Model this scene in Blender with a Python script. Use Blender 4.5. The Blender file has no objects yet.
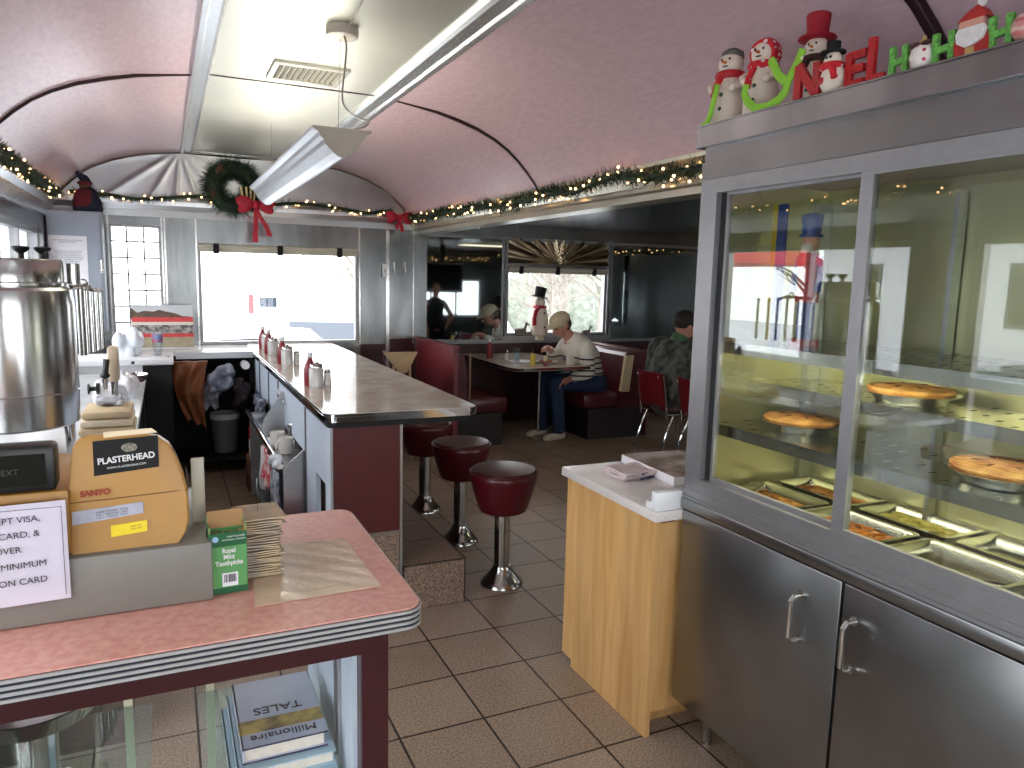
import bpy, bmesh, math, random
from mathutils import Vector, Matrix
random.seed(7)
PI = math.pi
S = bpy.context.scene
COL = S.collection

# ------------------------------------------------------------------ camera
cam_d = bpy.data.cameras.new('camera'); cam = bpy.data.objects.new('camera', cam_d); COL.objects.link(cam)
cam_d.sensor_width = 36.0; cam_d.lens = 741.2625 / 1024 * 36.0; cam_d.clip_start = 0.02; cam_d.clip_end = 300
YAW, PITCH, ROLL, EYE = 0.4388, 0.1404, 0.024, 1.5305
_r = Vector((math.cos(YAW), -math.sin(YAW), 0)); _f0 = Vector((math.sin(YAW), math.cos(YAW), 0)); _z = Vector((0, 0, 1))
_f = _f0 * math.cos(PITCH) - _z * math.sin(PITCH); _u = _z * math.cos(PITCH) + _f0 * math.sin(PITCH)
_r2 = _r * math.cos(ROLL) + _u * math.sin(ROLL); _u2 = _u * math.cos(ROLL) - _r * math.sin(ROLL)
_m = Matrix.Identity(4)
for _i in range(3):
    _m[_i][0] = _r2[_i]; _m[_i][1] = _u2[_i]; _m[_i][2] = -_f[_i]
_m[2][3] = EYE
cam.matrix_world = _m
S.camera = cam
# ------------------------------------------------------------------ exposure, world, big lights
S.view_settings.view_transform = 'Standard'; S.view_settings.look = 'None'; S.view_settings.gamma = 1.0
S.view_settings.use_curve_mapping = False; S.view_settings.exposure = 0.0
W = bpy.data.worlds.new('overcast_sky'); S.world = W; W.use_nodes = True
_nt = W.node_tree; _bg = _nt.nodes['Background']
_tc = _nt.nodes.new('ShaderNodeTexCoord'); _sx = _nt.nodes.new('ShaderNodeSeparateXYZ'); _cr = _nt.nodes.new('ShaderNodeValToRGB')
_nt.links.new(_tc.outputs['Generated'], _sx.inputs[0]); _nt.links.new(_sx.outputs['Z'], _cr.inputs[0]); _nt.links.new(_cr.outputs[0], _bg.inputs[0])
_cr.color_ramp.elements[0].position = 0.0; _cr.color_ramp.elements[0].color = (0.93, 0.97, 1.0, 1)
_cr.color_ramp.elements[1].position = 0.5; _cr.color_ramp.elements[1].color = (0.95, 0.98, 1.0, 1)
_bg.inputs[1].default_value = 6.4

def portal(name, loc, rot, sx, sy):
    d = bpy.data.lights.new(name, 'AREA'); d.shape = 'RECTANGLE'; d.size = sx; d.size_y = sy; d.cycles.is_portal = True
    o = bpy.data.objects.new(name, d); COL.objects.link(o); o.location = loc; o.rotation_euler = rot
    return o
# an area light shines along its local -Z
portal('portal_back', (0.9, 6.62, 1.33), (-PI/2, 0, 0), 1.3, 0.8)
portal('portal_annex', (3.91, 7.32, 1.28), (-PI/2, 0, 0), 1.25, 0.7)
portal('portal_left_near', (-0.87, 0.9, 1.07), (0, -PI/2, 0), 1.5, 3.4)
portal('portal_left_far', (-0.87, 4.5, 1.42), (0, -PI/2, 0), 0.72, 3.4)
portal('portal_behind', (0.7, -1.32, 1.35), (PI/2, 0, 0), 2.2, 1.2)
portal('portal_annex_front', (4.4, 0.08, 1.2), (PI/2, 0, 0), 3.4, 1.1)

# ------------------------------------------------------------------ materials
def C(r, g, b):
    f = lambda v: (v/255/12.92) if v/255 <= 0.04045 else ((v/255+0.055)/1.055)**2.4
    return (f(r), f(g), f(b), 1)
MATS = {}
def mat(name, col, rough=0.5, metal=0.0, noise=None, bump=None, stretch=None, emit=None, spec=None, coat=None, col2=None, trans=None, coords='Object'):
    if name in MATS: return MATS[name]
    m = bpy.data.materials.new(name); m.use_nodes = True; nt = m.node_tree; n = nt.nodes; l = nt.links
    b = n['Principled BSDF']; b.inputs['Base Color'].default_value = col; b.inputs['Roughness'].default_value = rough
    b.inputs['Metallic'].default_value = metal
    if spec is not None: b.inputs['Specular IOR Level'].default_value = spec
    if coat: b.inputs['Coat Weight'].default_value = coat; b.inputs['Coat Roughness'].default_value = 0.08
    if emit: b.inputs['Emission Color'].default_value = emit[0]; b.inputs['Emission Strength'].default_value = emit[1]
    if trans: b.inputs['Transmission Weight'].default_value = trans
    vec = None
    if noise or bump:
        tc = n.new('ShaderNodeTexCoord'); mp = n.new('ShaderNodeMapping'); l.new(tc.outputs[coords], mp.inputs[0])
        if stretch: mp.inputs['Scale'].default_value = stretch
        vec = mp.outputs[0]
    if noise:
        tx = n.new('ShaderNodeTexNoise'); tx.inputs['Scale'].default_value = noise[0]; tx.inputs['Detail'].default_value = 4
        l.new(vec, tx.inputs['Vector'])
        cr = n.new('ShaderNodeValToRGB'); c2 = col2 or tuple(max(0, v*(1-noise[1])) for v in col[:3])+(1,)
        cr.color_ramp.elements[0].position = 0.35; cr.color_ramp.elements[0].color = c2
        cr.color_ramp.elements[1].position = 0.65; cr.color_ramp.elements[1].color = col
        l.new(tx.outputs[0], cr.inputs[0]); l.new(cr.outputs[0], b.inputs['Base Color'])
    if bump:
        t2 = n.new('ShaderNodeTexNoise'); t2.inputs['Scale'].default_value = bump[0]; t2.inputs['Detail'].default_value = 3
        l.new(vec, t2.inputs['Vector']); bp = n.new('ShaderNodeBump'); bp.inputs['Strength'].default_value = bump[1]; bp.inputs['Distance'].default_value = bump[2] if len(bump) > 2 else 0.002
        l.new(t2.outputs[0], bp.inputs['Height']); l.new(bp.outputs[0], b.inputs['Normal'])
    MATS[name] = m
    return m
def emission(name, col, s):
    return mat(name, (0.8, 0.8, 0.8, 1), 0.5, emit=(col, s))
def glass_mat(name, tint=(1, 1, 1, 1), rough=0.0, refl=1.0):
    if name in MATS: return MATS[name]
    m = bpy.data.materials.new(name); m.use_nodes = True; nt = m.node_tree; n = nt.nodes; l = nt.links
    n.remove(n['Principled BSDF']); out = n['Material Output']
    t = n.new('ShaderNodeBsdfTransparent'); t.inputs[0].default_value = tint
    g = n.new('ShaderNodeBsdfGlossy'); g.inputs['Roughness'].default_value = rough
    fr = n.new('ShaderNodeFresnel'); ge = n.new('ShaderNodeNewGeometry'); mr = n.new('ShaderNodeMapRange'); mr.inputs['To Min'].default_value = 1.52; mr.inputs['To Max'].default_value = 1/1.52; l.new(ge.outputs['Backfacing'], mr.inputs[0]); l.new(mr.outputs[0], fr.inputs[0])
    mu = n.new('ShaderNodeMath'); mu.operation = 'MULTIPLY'; mu.inputs[1].default_value = refl; mu.use_clamp = True
    mx = n.new('ShaderNodeMixShader'); l.new(fr.outputs[0], mu.inputs[0]); l.new(mu.outputs[0], mx.inputs[0]); l.new(t.outputs[0], mx.inputs[1]); l.new(g.outputs[0], mx.inputs[2]); l.new(mx.outputs[0], out.inputs[0])
    MATS[name] = m
    return m

STEEL = mat('brushed_steel', (0.50, 0.51, 0.53, 1), 0.30, 1.0, noise=(6, .12), bump=(40, .10, .001), stretch=(1, 1, 25))
STEEL_H = mat('brushed_steel_case', (0.35, 0.35, 0.355, 1), 0.30, 1.0, noise=(3, .22), bump=(30, .12, .001), stretch=(3, 1, 1))
STEEL_WALL = mat('steel_wall_sheet', (0.235, 0.24, 0.24, 1), 0.24, 1.0, noise=(2.5, .35), bump=(3, .5, .01), stretch=(2, 2, .5))
ALU = mat('satin_aluminium', (0.33, 0.33, 0.34, 1), 0.40, 0.75, noise=(20, .08))
CHROME = mat('chrome', (0.75, 0.75, 0.77, 1), 0.08, 1.0)
CHROME_D = mat('worn_chrome', (0.55, 0.54, 0.52, 1), 0.18, 1.0, noise=(10, .2))
CEILMET = mat('polished_ceiling_sheet', (0.80, 0.79, 0.68, 1), 0.30, 0.55, noise=(2, .08), bump=(2.2, .25, .02))
TRIMMET = mat('ceiling_trim_metal', (0.74, 0.76, 0.78, 1), 0.26, 0.8, bump=(3, .2, .01))
PINK = mat('pink_laminate', C(214, 184, 190), 0.22, noise=(55, .10), stretch=(1, .3, 1), bump=(60, .05, .001), spec=0.5)
DARKSEAM = mat('dark_seam_strip', C(60, 38, 42), 0.3, noise=(10, .2))
RED = mat('oxblood_laminate', C(56, 12, 19), 0.35, noise=(8, .15))
REDV = mat('maroon_vinyl', C(84, 15, 28), 0.30, noise=(12, .2), bump=(60, .08, .001))
REDV2 = mat('dark_brown_vinyl', C(62, 22, 24), 0.34, noise=(12, .2), bump=(60, .08, .001))
REDBR = mat('bright_red', C(196, 24, 36), 0.55, noise=(30, .2))
RIBBON = mat('red_ribbon', C(190, 18, 52), 0.5, noise=(30, .2))
WHITE = mat('white_plastic', C(232, 234, 238), 0.4, noise=(20, .04))
WHITEP = mat('white_paper', C(236, 234, 240), 0.8, noise=(30, .04))
CREAM = mat('cream_paint', C(214, 208, 180), 0.4, noise=(10, .06))
BLUEW = mat('bluish_white_enamel', C(205, 216, 232), 0.35, noise=(8, .06))
BLACK = mat('black_plastic', C(22, 22, 24), 0.4, noise=(20, .2))
BLACKM = mat('matte_black', C(16, 16, 18), 0.8, noise=(20, .2))
GREYP = mat('grey_enamel', C(126, 122, 116), 0.45, noise=(30, .06))
LGREY = mat('light_grey_plastic', C(182, 184, 180), 0.5, noise=(20, .06))
YELLOW = mat('mustard_plastic', C(172, 126, 58), 0.38, noise=(15, .07))
TEXT = mat('dark_print', C(52, 46, 58), 0.8, noise=(50, .1))
LAMPW = mat('brushed_reflector', (0.60, 0.62, 0.64, 1), 0.28, 0.9, noise=(5, .06))
LAMPEND = mat('lamp_end_paint', C(176, 166, 152), 0.5, noise=(20, .05))
GREEN = mat('evergreen_needles', C(44, 66, 44), 0.7, noise=(30, .4))
BULB = emission('warm_bulb', C(255, 196, 130), 13.0)
TUBE = emission('fluorescent_tube', (1.0, 0.97, 0.86, 1), 30.0)
GLASS = glass_mat('window_glass')
CASEGLASS = glass_mat('case_glass', (0.93, 0.95, 0.93, 1), 0.0, 2.3)
JARGLASS = glass_mat('jar_glass', (0.90, 0.93, 0.94, 1), 0.03, 1.6)
MIRROR = mat('aged_mirror', (0.36, 0.40, 0.40, 1), 0.03, 1.0, noise=(3, .15))
SNOWM = mat('snowman_felt', C(232, 218, 200), 0.85, noise=(40, .08), bump=(200, .2))
LIME = mat('lime_felt', C(140, 196, 60), 0.75, noise=(30, .15))
GLITR = mat('red_glitter', C(205, 22, 30), 0.35, noise=(300, .6), bump=(300, .6))
CASEIN = mat('case_interior_steel', (0.62, 0.60, 0.36, 1), 0.32, 0.7, noise=(4, .12), bump=(5, .2, .01))
PERF = mat('shelf_steel', (0.60, 0.60, 0.56, 1), 0.24, 1.0, noise=(8, .1))
FOIL = mat('foil_pan', (0.78, 0.78, 0.78, 1), 0.22, 1.0, bump=(80, .3))
CRUST = mat('baked_crust', C(226, 168, 96), 0.7, noise=(22, .5), col2=C(176, 110, 54), bump=(60, .6, .004))
BAKED = mat('browned_apple_slices', C(206, 150, 78), 0.55, noise=(26, .5), col2=C(126, 66, 26), bump=(50, .5, .004))
PALEF = mat('pale_yellow_slices', C(222, 208, 120), 0.5, noise=(30, .3), bump=(50, .5, .004))
SKIN = mat('skin', C(196, 140, 120), 0.5, noise=(20, .12))
DENIM = mat('blue_denim', C(40, 60, 92), 0.85, noise=(30, .2), bump=(200, .2))
HAIR = mat('dark_hair', C(36, 26, 22), 0.7, noise=(60, .3))
WOOD = None

def tile_mat():
    m = bpy.data.materials.new('speckled_tile_floor'); m.use_nodes = True; nt = m.node_tree; n = nt.nodes; l = nt.links; b = n['Principled BSDF']
    g = n.new('ShaderNodeNewGeometry'); mp = n.new('ShaderNodeMapping'); mp.vector_type = 'TEXTURE'
    mp.inputs['Location'].default_value = (0.658, 3.1331, 0); l.new(g.outputs['Position'], mp.inputs[0])
    br = n.new('ShaderNodeTexBrick'); br.offset = 0; br.squash = 1
    br.inputs['Scale'].default_value = 1; br.inputs['Brick Width'].default_value = .305; br.inputs['Row Height'].default_value = .305
    br.inputs['Mortar Size'].default_value = .0042; br.inputs['Mortar Smooth'].default_value = .1; br.inputs['Bias'].default_value = 0
    br.inputs['Color1'].default_value = C(186, 168, 150); br.inputs['Color2'].default_value = C(166, 148, 130); br.inputs['Mortar'].default_value = C(48, 40, 38)
    l.new(mp.outputs[0], br.inputs['Vector'])
    no = n.new('ShaderNodeTexNoise'); no.inputs['Scale'].default_value = 140; no.inputs['Detail'].default_value = 2; l.new(g.outputs['Position'], no.inputs['Vector'])
    cr = n.new('ShaderNodeValToRGB'); cr.color_ramp.elements[0].position = .38; cr.color_ramp.elements[0].color = (.55, .5, .48, 1); cr.color_ramp.elements[1].position = .6; cr.color_ramp.elements[1].color = (1, 1, 1, 1)
    l.new(no.outputs[0], cr.inputs[0])
    no2 = n.new('ShaderNodeTexNoise'); no2.inputs['Scale'].default_value = 3; l.new(g.outputs['Position'], no2.inputs['Vector'])
    cr2 = n.new('ShaderNodeValToRGB'); cr2.color_ramp.elements[0].color = (.78, .76, .76, 1); cr2.color_ramp.elements[1].color = (1, 1, 1, 1); l.new(no2.outputs[0], cr2.inputs[0])
    m1 = n.new('ShaderNodeMixRGB'); m1.blend_type = 'MULTIPLY'; m1.inputs[0].default_value = 1; l.new(br.outputs['Color'], m1.inputs[1]); l.new(cr.outputs[0], m1.inputs[2])
    m2 = n.new('ShaderNodeMixRGB'); m2.blend_type = 'MULTIPLY'; m2.inputs[0].default_value = 1; l.new(m1.outputs[0], m2.inputs[1]); l.new(cr2.outputs[0], m2.inputs[2])
    l.new(m2.outputs[0], b.inputs['Base Color']); b.inputs['Roughness'].default_value = .42
    bp = n.new('ShaderNodeBump'); bp.inputs['Strength'].default_value = .5; bp.inputs['Distance'].default_value = .003; bp.invert = True
    l.new(br.outputs['Fac'], bp.inputs['Height']); l.new(bp.outputs[0], b.inputs['Normal'])
    return m
def plank_mat(name, a, b_, w, axis='X'):
    m = bpy.data.materials.new(name); m.use_nodes = True; nt = m.node_tree; n = nt.nodes; l = nt.links; b = n['Principled BSDF']
    g = n.new('ShaderNodeNewGeometry'); w1 = n.new('ShaderNodeTexNoise'); mp = n.new('ShaderNodeMapping'); mp.inputs['Scale'].default_value = (5, 5, .5)
    l.new(g.outputs['Position'], mp.inputs[0]); l.new(mp.outputs[0], w1.inputs['Vector']); w1.inputs['Scale'].default_value = 5; w1.inputs['Detail'].default_value = 6; w1.inputs['Distortion'].default_value = .6
    cr = n.new('ShaderNodeValToRGB'); cr.color_ramp.elements[0].position = .3; cr.color_ramp.elements[0].color = a; cr.color_ramp.elements[1].position = .7; cr.color_ramp.elements[1].color = b_
    l.new(w1.outputs[0], cr.inputs[0])
    wh = n.new('ShaderNodeTexWhiteNoise'); wh.noise_dimensions = '1D'; sp = n.new('ShaderNodeSeparateXYZ'); l.new(g.outputs['Position'], sp.inputs[0])
    mt = n.new('ShaderNodeMath'); mt.operation = 'DIVIDE'; mt.inputs[1].default_value = w; l.new(sp.outputs['Y'], mt.inputs[0])
    fl = n.new('ShaderNodeMath'); fl.operation = 'FLOOR'; l.new(mt.outputs[0], fl.inputs[0]); l.new(fl.outputs[0], wh.inputs['W'])
    mr = n.new('ShaderNodeMapRange'); mr.inputs['To Min'].default_value = .86; mr.inputs['To Max'].default_value = 1.08; l.new(wh.outputs[0], mr.inputs[0])
    mx = n.new('ShaderNodeMixRGB'); mx.blend_type = 'MULTIPLY'; mx.inputs[0].default_value = 1; l.new(cr.outputs[0], mx.inputs[1]); l.new(mr.outputs[0], mx.inputs[2])
    l.new(mx.outputs[0], b.inputs['Base Color']); b.inputs['Roughness'].default_value = .38
    return m
def counter_mat(name, base, vein, rough=.12):
    m = mat(name, base, rough, noise=(9, .2), col2=vein)
    return m
TILE = tile_mat()
WOOD = plank_mat('birch_plywood', C(202, 152, 92), C(222, 182, 124), .16)
COUNTER = counter_mat('beige_countertop_laminate', C(212, 202, 190), C(186, 172, 160), .09)
DESKTOP = mat('salmon_pink_laminate', C(218, 164, 150), .28, noise=(60, .3), col2=C(204, 140, 128))
QUARTZ = mat('white_worktop', C(222, 216, 214), .22, noise=(120, .12))

# stripes for clothes
def stripe_mat(name, base, stripe, z0, z1, period, width):
    m = bpy.data.materials.new(name); m.use_nodes = True; nt = m.node_tree; n = nt.nodes; l = nt.links; b = n['Principled BSDF']
    tc = n.new('ShaderNodeNewGeometry'); sp = n.new('ShaderNodeSeparateXYZ'); l.new(tc.outputs['Position'], sp.inputs[0])
    d = n.new('ShaderNodeMath'); d.operation = 'DIVIDE'; d.inputs[1].default_value = period; l.new(sp.outputs['Z'], d.inputs[0])
    fr = n.new('ShaderNodeMath'); fr.operation = 'FRACT'; l.new(d.outputs[0], fr.inputs[0])
    lt = n.new('ShaderNodeMath'); lt.operation = 'LESS_THAN'; lt.inputs[1].default_value = width; l.new(fr.outputs[0], lt.inputs[0])
    a = n.new('ShaderNodeMath'); a.operation = 'GREATER_THAN'; a.inputs[1].default_value = z0; l.new(sp.outputs['Z'], a.inputs[0])
    c = n.new('ShaderNodeMath'); c.operation = 'LESS_THAN'; c.inputs[1].default_value = z1; l.new(sp.outputs['Z'], c.inputs[0])
    k = n.new('ShaderNodeMath'); k.operation = 'MULTIPLY'; l.new(a.outputs[0], k.inputs[0]); l.new(c.outputs[0], k.inputs[1])
    k2 = n.new('ShaderNodeMath'); k2.operation = 'MULTIPLY'; l.new(k.outputs[0], k2.inputs[0]); l.new(lt.outputs[0], k2.inputs[1])
    mx = n.new('ShaderNodeMixRGB'); mx.inputs[1].default_value = base; mx.inputs[2].default_value = stripe; l.new(k2.outputs[0], mx.inputs[0])
    l.new(mx.outputs[0], b.inputs['Base Color']); b.inputs['Roughness'].default_value = .85
    return m
def dots_mat(name, base, dot, scale, thr=.32):
    m = bpy.data.materials.new(name); m.use_nodes = True; nt = m.node_tree; n = nt.nodes; l = nt.links; b = n['Principled BSDF']
    tc = n.new('ShaderNodeTexCoord'); v = n.new('ShaderNodeTexVoronoi'); v.inputs['Scale'].default_value = scale; v.inputs['Randomness'].default_value = .35; l.new(tc.outputs['Object'], v.inputs['Vector'])
    lt = n.new('ShaderNodeMath'); lt.operation = 'LESS_THAN'; lt.inputs[1].default_value = thr; l.new(v.outputs['Distance'], lt.inputs[0])
    mx = n.new('ShaderNodeMixRGB'); mx.inputs[1].default_value = base; mx.inputs[2].default_value = dot; l.new(lt.outputs[0], mx.inputs[0])
    l.new(mx.outputs[0], b.inputs['Base Color']); b.inputs['Roughness'].default_value = .75
    return m
REDDOT = dots_mat('red_felt_white_dots', C(205, 30, 44), C(240, 226, 226), 55)
LIMEDOT = dots_mat('lime_felt_pale_dots', C(140, 200, 56), C(226, 236, 190), 45, .26)
CAMO = mat('camouflage_cloth', C(92, 92, 86), .9, noise=(16, .7), col2=C(38, 42, 42), bump=(60, .3))

# ------------------------------------------------------------------ mesh builder
class B:
    def __init__(s): s.v = []; s.f = []; s.mi = []; s.cur = 0
    def add(s, vs, fs):
        o = len(s.v); s.v += [tuple(v) for v in vs]
        for f in fs: s.f.append([i+o for i in f]); s.mi.append(s.cur)
        return s
    def m(s, i): s.cur = i; return s
    def box(s, x0, x1, y0, y1, z0, z1, bev=0.0):
        if x0 > x1: x0, x1 = x1, x0
        if y0 > y1: y0, y1 = y1, y0
        if z0 > z1: z0, z1 = z1, z0
        if bev <= 0:
            vs = [(x, y, z) for z in (z0, z1) for y in (y0, y1) for x in (x0, x1)]
            return s.add(vs, [(0, 2, 3, 1), (4, 5, 7, 6), (0, 1, 5, 4), (2, 6, 7, 3), (0, 4, 6, 2), (1, 3, 7, 5)])
        bm = bmesh.new(); bmesh.ops.create_cube(bm, size=1)
        for v in bm.verts: v.co = Vector(((x0+x1)/2+v.co.x*(x1-x0), (y0+y1)/2+v.co.y*(y1-y0), (z0+z1)/2+v.co.z*(z1-z0)))
        bmesh.ops.bevel(bm, geom=list(bm.edges), offset=bev, segments=2, profile=.5, affect='EDGES', clamp_overlap=True)
        return s.frombm(bm)
    def frombm(s, bm, M=None):
        bm.verts.index_update()
        vs = [(M @ v.co if M else v.co.copy()) for v in bm.verts]; fs = [[v.index for v in f.verts] for f in bm.faces]; bm.free()
        return s.add(vs, fs)
    def cone(s, p0, p1, r0, r1, n=16, caps=True):
        p0 = Vector(p0); p1 = Vector(p1); d = (p1-p0).normalized(); a = Vector((0, 0, 1)) if abs(d.z) < .9 else Vector((1, 0, 0))
        u = d.cross(a).normalized(); w = d.cross(u)
        vs = []
        for p, r in ((p0, r0), (p1, r1)):
            for i in range(n):
                t = 2*PI*i/n; vs.append(p+u*math.cos(t)*r+w*math.sin(t)*r)
        fs = [(i, (i+1) % n, n+(i+1) % n, n+i) for i in range(n)]
        if caps: fs += [tuple(range(n-1, -1, -1)), tuple(range(n, 2*n))]
        return s.add(vs, fs)
    def lathe(s, prof, c=(0, 0, 0), n=24, axis='Z', wob=None):
        vs = []
        for k, (r, h) in enumerate(prof):
            for i in range(n):
                t = 2*PI*i/n; rr = max(r, 1e-5)*(1+(wob(t, k) if wob else 0)); x, y = rr*math.cos(t), rr*math.sin(t)
                p = (x, y, h) if axis == 'Z' else ((h, x, y) if axis == 'X' else (x, h, y))
                vs.append((c[0]+p[0], c[1]+p[1], c[2]+p[2]))
        fs = []
        for k in range(len(prof)-1):
            for i in range(n): fs.append((k*n+i, k*n+(i+1) % n, (k+1)*n+(i+1) % n, (k+1)*n+i))
        fs.append(tuple(range(n-1, -1, -1))); fs.append(tuple((len(prof)-1)*n+i for i in range(n)))
        return s.add(vs, fs)
    def ell(s, c, r, n=14, M=None):
        if not hasattr(r, '__len__'): r = (r, r, r)
        bm = bmesh.new(); bmesh.ops.create_uvsphere(bm, u_segments=n, v_segments=max(6, n*2//3), radius=1)
        for v in bm.verts:
            q = Vector((v.co.x*r[0], v.co.y*r[1], v.co.z*r[2]))
            if M: q = M @ q
            v.co = q+Vector(c)
        return s.frombm(bm)
    def tube(s, pts, r, n=8, closed=False):
        pts = [Vector(p) for p in pts]; N = len(pts); rs = r if hasattr(r, '__len__') else [r]*N
        vs = []; pu = None
        for k, p in enumerate(pts):
            if closed: d = pts[(k+1) % N]-pts[k-1]
            else: d = pts[min(k+1, N-1)]-pts[max(k-1, 0)]
            d.normalize()
            if pu is None:
                a = Vector((0, 0, 1)) if abs(d.z) < .9 else Vector((1, 0, 0)); u = d.cross(a).normalized()
            else: u = (pu-d*pu.dot(d)).normalized()
            pu = u; w = d.cross(u)
            for i in range(n): t = 2*PI*i/n; vs.append(p+(u*math.cos(t)+w*math.sin(t))*rs[k])
        fs = []
        for k in range(N if closed else N-1):
            k2 = (k+1) % N
            for i in range(n): fs.append((k*n+i, k*n+(i+1) % n, k2*n+(i+1) % n, k2*n+i))
        if not closed: fs += [tuple(range(n-1, -1, -1)), tuple((N-1)*n+i for i in range(n))]
        return s.add(vs, fs)
    def prism(s, poly, a0, a1, axis='Y'):
        """poly: 2D points; axis Y -> (x,z), X -> (y,z), Z -> (x,y)"""
        N = len(poly)
        f = {'Y': lambda p, a: (p[0], a, p[1]), 'X': lambda p, a: (a, p[0], p[1]), 'Z': lambda p, a: (p[0], p[1], a)}[axis]
        vs = [f(p, a0) for p in poly]+[f(p, a1) for p in poly]
        fs = [tuple(range(N-1, -1, -1)), tuple(range(N, 2*N))]+[(i, (i+1) % N, N+(i+1) % N, N+i) for i in range(N)]
        return s.add(vs, fs)
    def grid(s, fn, nu, nv, thick=None):
        vs = [fn(i/nu, j/nv) for j in range(nv+1) for i in range(nu+1)]
        fs = [(j*(nu+1)+i, j*(nu+1)+i+1, (j+1)*(nu+1)+i+1, (j+1)*(nu+1)+i) for j in range(nv) for i in range(nu)]
        if thick:
            t = Vector(thick); n0 = len(vs); vs = [Vector(v) for v in vs]; vs += [v+t for v in vs]
            fs += [tuple(i+n0 for i in reversed(f)) for f in fs]
            ring = [i for i in range(nu+1)]+[j*(nu+1)+nu for j in range(1, nv+1)]+[nv*(nu+1)+i for i in range(nu-1, -1, -1)]+[j*(nu+1) for j in range(nv-1, 0, -1)]
            for a in range(len(ring)):
                p, q = ring[a], ring[(a+1) % len(ring)]; fs.append((q, p, p+n0, q+n0))
        return s.add(vs, fs)
    def torus(s, c, R, r, n=24, m=8, axis='Z'):
        pts = []
        for i in range(n):
            t = 2*PI*i/n; x, y = R*math.cos(t), R*math.sin(t)
            pts.append({'Z': (c[0]+x, c[1]+y, c[2]), 'Y': (c[0]+x, c[1], c[2]+y), 'X': (c[0], c[1]+x, c[2]+y)}[axis])
        return s.tube(pts, r, m, True)
    def xf(s, M, start=0):
        for i in range(start, len(s.v)): s.v[i] = tuple(M @ Vector(s.v[i]))
        return s

def root_loc(p):
    v = Vector((0, 0, 0))
    while p is not None: v += p.location; p = p.parent
    return v
def link(o, parent=None):
    COL.objects.link(o)
    if parent: o.parent = parent
    return o
def build(name, b, ms, parent=None, smooth=True, label=None, local=False):
    me = bpy.data.meshes.new(name)
    if parent is not None:
        off = Vector((0, 0, 0)) if local else root_loc(parent)
        loc = Vector((0, 0, 0))
    else:
        xs = [v[0] for v in b.v]; ys = [v[1] for v in b.v]; zs = [v[2] for v in b.v]
        off = Vector(((min(xs)+max(xs))/2, (min(ys)+max(ys))/2, min(zs))); loc = off
    me.from_pydata([tuple(Vector(v)-off) for v in b.v], [], b.f)
    if not isinstance(ms, (list, tuple)): ms = [ms]
    for m in ms: me.materials.append(m)
    for p, i in zip(me.polygons, b.mi): p.material_index = i
    bm = bmesh.new(); bm.from_mesh(me); bmesh.ops.recalc_face_normals(bm, faces=bm.faces)
    if smooth:
        for f in bm.faces: f.smooth = True
        for e in bm.edges:
            if len(e.link_faces) == 2 and e.calc_face_angle(0) > 0.6: e.smooth = False
    bm.to_mesh(me); bm.free()
    o = bpy.data.objects.new(name, me); link(o, parent); o.location = loc
    if label: o['label'] = label
    return o
def tag(o, label, cat, group=None, kind=None):
    o['label'] = label; o['category'] = cat
    if group: o['group'] = group
    if kind: o['kind'] = kind
    return o
def thing(name, label, cat, loc=(0, 0, 0), group=None, rz=0):
    o = bpy.data.objects.new(name, None); COL.objects.link(o); o.location = loc; o.rotation_euler = (0, 0, rz); o.empty_display_size = .05
    return tag(o, label, cat, group)
def struct(name, b, ms, smooth=False, parent=None, label=None):
    o = build(name, b, ms, parent, smooth)
    if parent is None: o['kind'] = 'structure'
    if label: o['label'] = label
    return o
def dup(o, loc=None, rz=None, label=None, parent=None):
    c = o.copy(); COL.objects.link(c)
    if parent: c.parent = parent
    for ch in list(o.children): dup(ch, parent=c)
    if loc is not None: c.location = loc
    if rz is not None: c.rotation_euler = (0, 0, rz)
    if label: c['label'] = label
    return c
def text(name, body, size, m, parent, M, depth=.0004, align='CENTER', bold=0.0, sx=1.0):
    cu = bpy.data.curves.new('t', 'FONT'); cu.body = body; cu.size = size; cu.extrude = depth; cu.align_x = align; cu.align_y = 'CENTER'; cu.offset = bold
    o = bpy.data.objects.new('t', cu); COL.objects.link(o); bpy.context.view_layer.update()
    me = bpy.data.meshes.new_from_object(o.evaluated_get(bpy.context.evaluated_depsgraph_get()))
    bpy.data.objects.remove(o); bpy.data.curves.remove(cu)
    me.name = name; off = root_loc(parent)
    me.transform(Matrix.Translation(-off) @ M @ Matrix.Diagonal((sx, 1, 1, 1)))
    me.materials.clear(); me.materials.append(m)
    t = bpy.data.objects.new(name, me); link(t, parent)
    return t
def frame_M(origin, xdir, ydir):
    x = Vector(xdir).normalized(); y = Vector(ydir).normalized(); z = x.cross(y).normalized(); y = z.cross(x)
    M = Matrix.Identity(4)
    for i in range(3): M[i][0] = x[i]; M[i][1] = y[i]; M[i][2] = z[i]; M[i][3] = origin[i]
    return M
def organic(name, b, m, parent, vox=.008, smooth=4, label=None):
    """fuse overlapping rounded masses into one continuous surface"""
    o = build(name, b, m, parent, True, label)
    md = o.modifiers.new('r', 'REMESH'); md.mode = 'VOXEL'; md.voxel_size = vox; md.use_smooth_shade = True
    s = o.modifiers.new('s', 'SMOOTH'); s.factor = .5; s.iterations = smooth
    bpy.context.view_layer.update()
    me = bpy.data.meshes.new_from_object(o.evaluated_get(bpy.context.evaluated_depsgraph_get()))
    o.modifiers.clear(); old = o.data; o.data = me; me.name = name; bpy.data.meshes.remove(old)
    me.materials.clear(); me.materials.append(m if not isinstance(m, (list, tuple)) else m[0])
    for p in me.polygons: p.use_smooth = True
    return o
def caps(b, p0, p1, r0, r1, n=14):
    b.cone(p0, p1, r0, r1, n); b.ell(p0, r0, n); b.ell(p1, r1, n); return b
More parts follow.
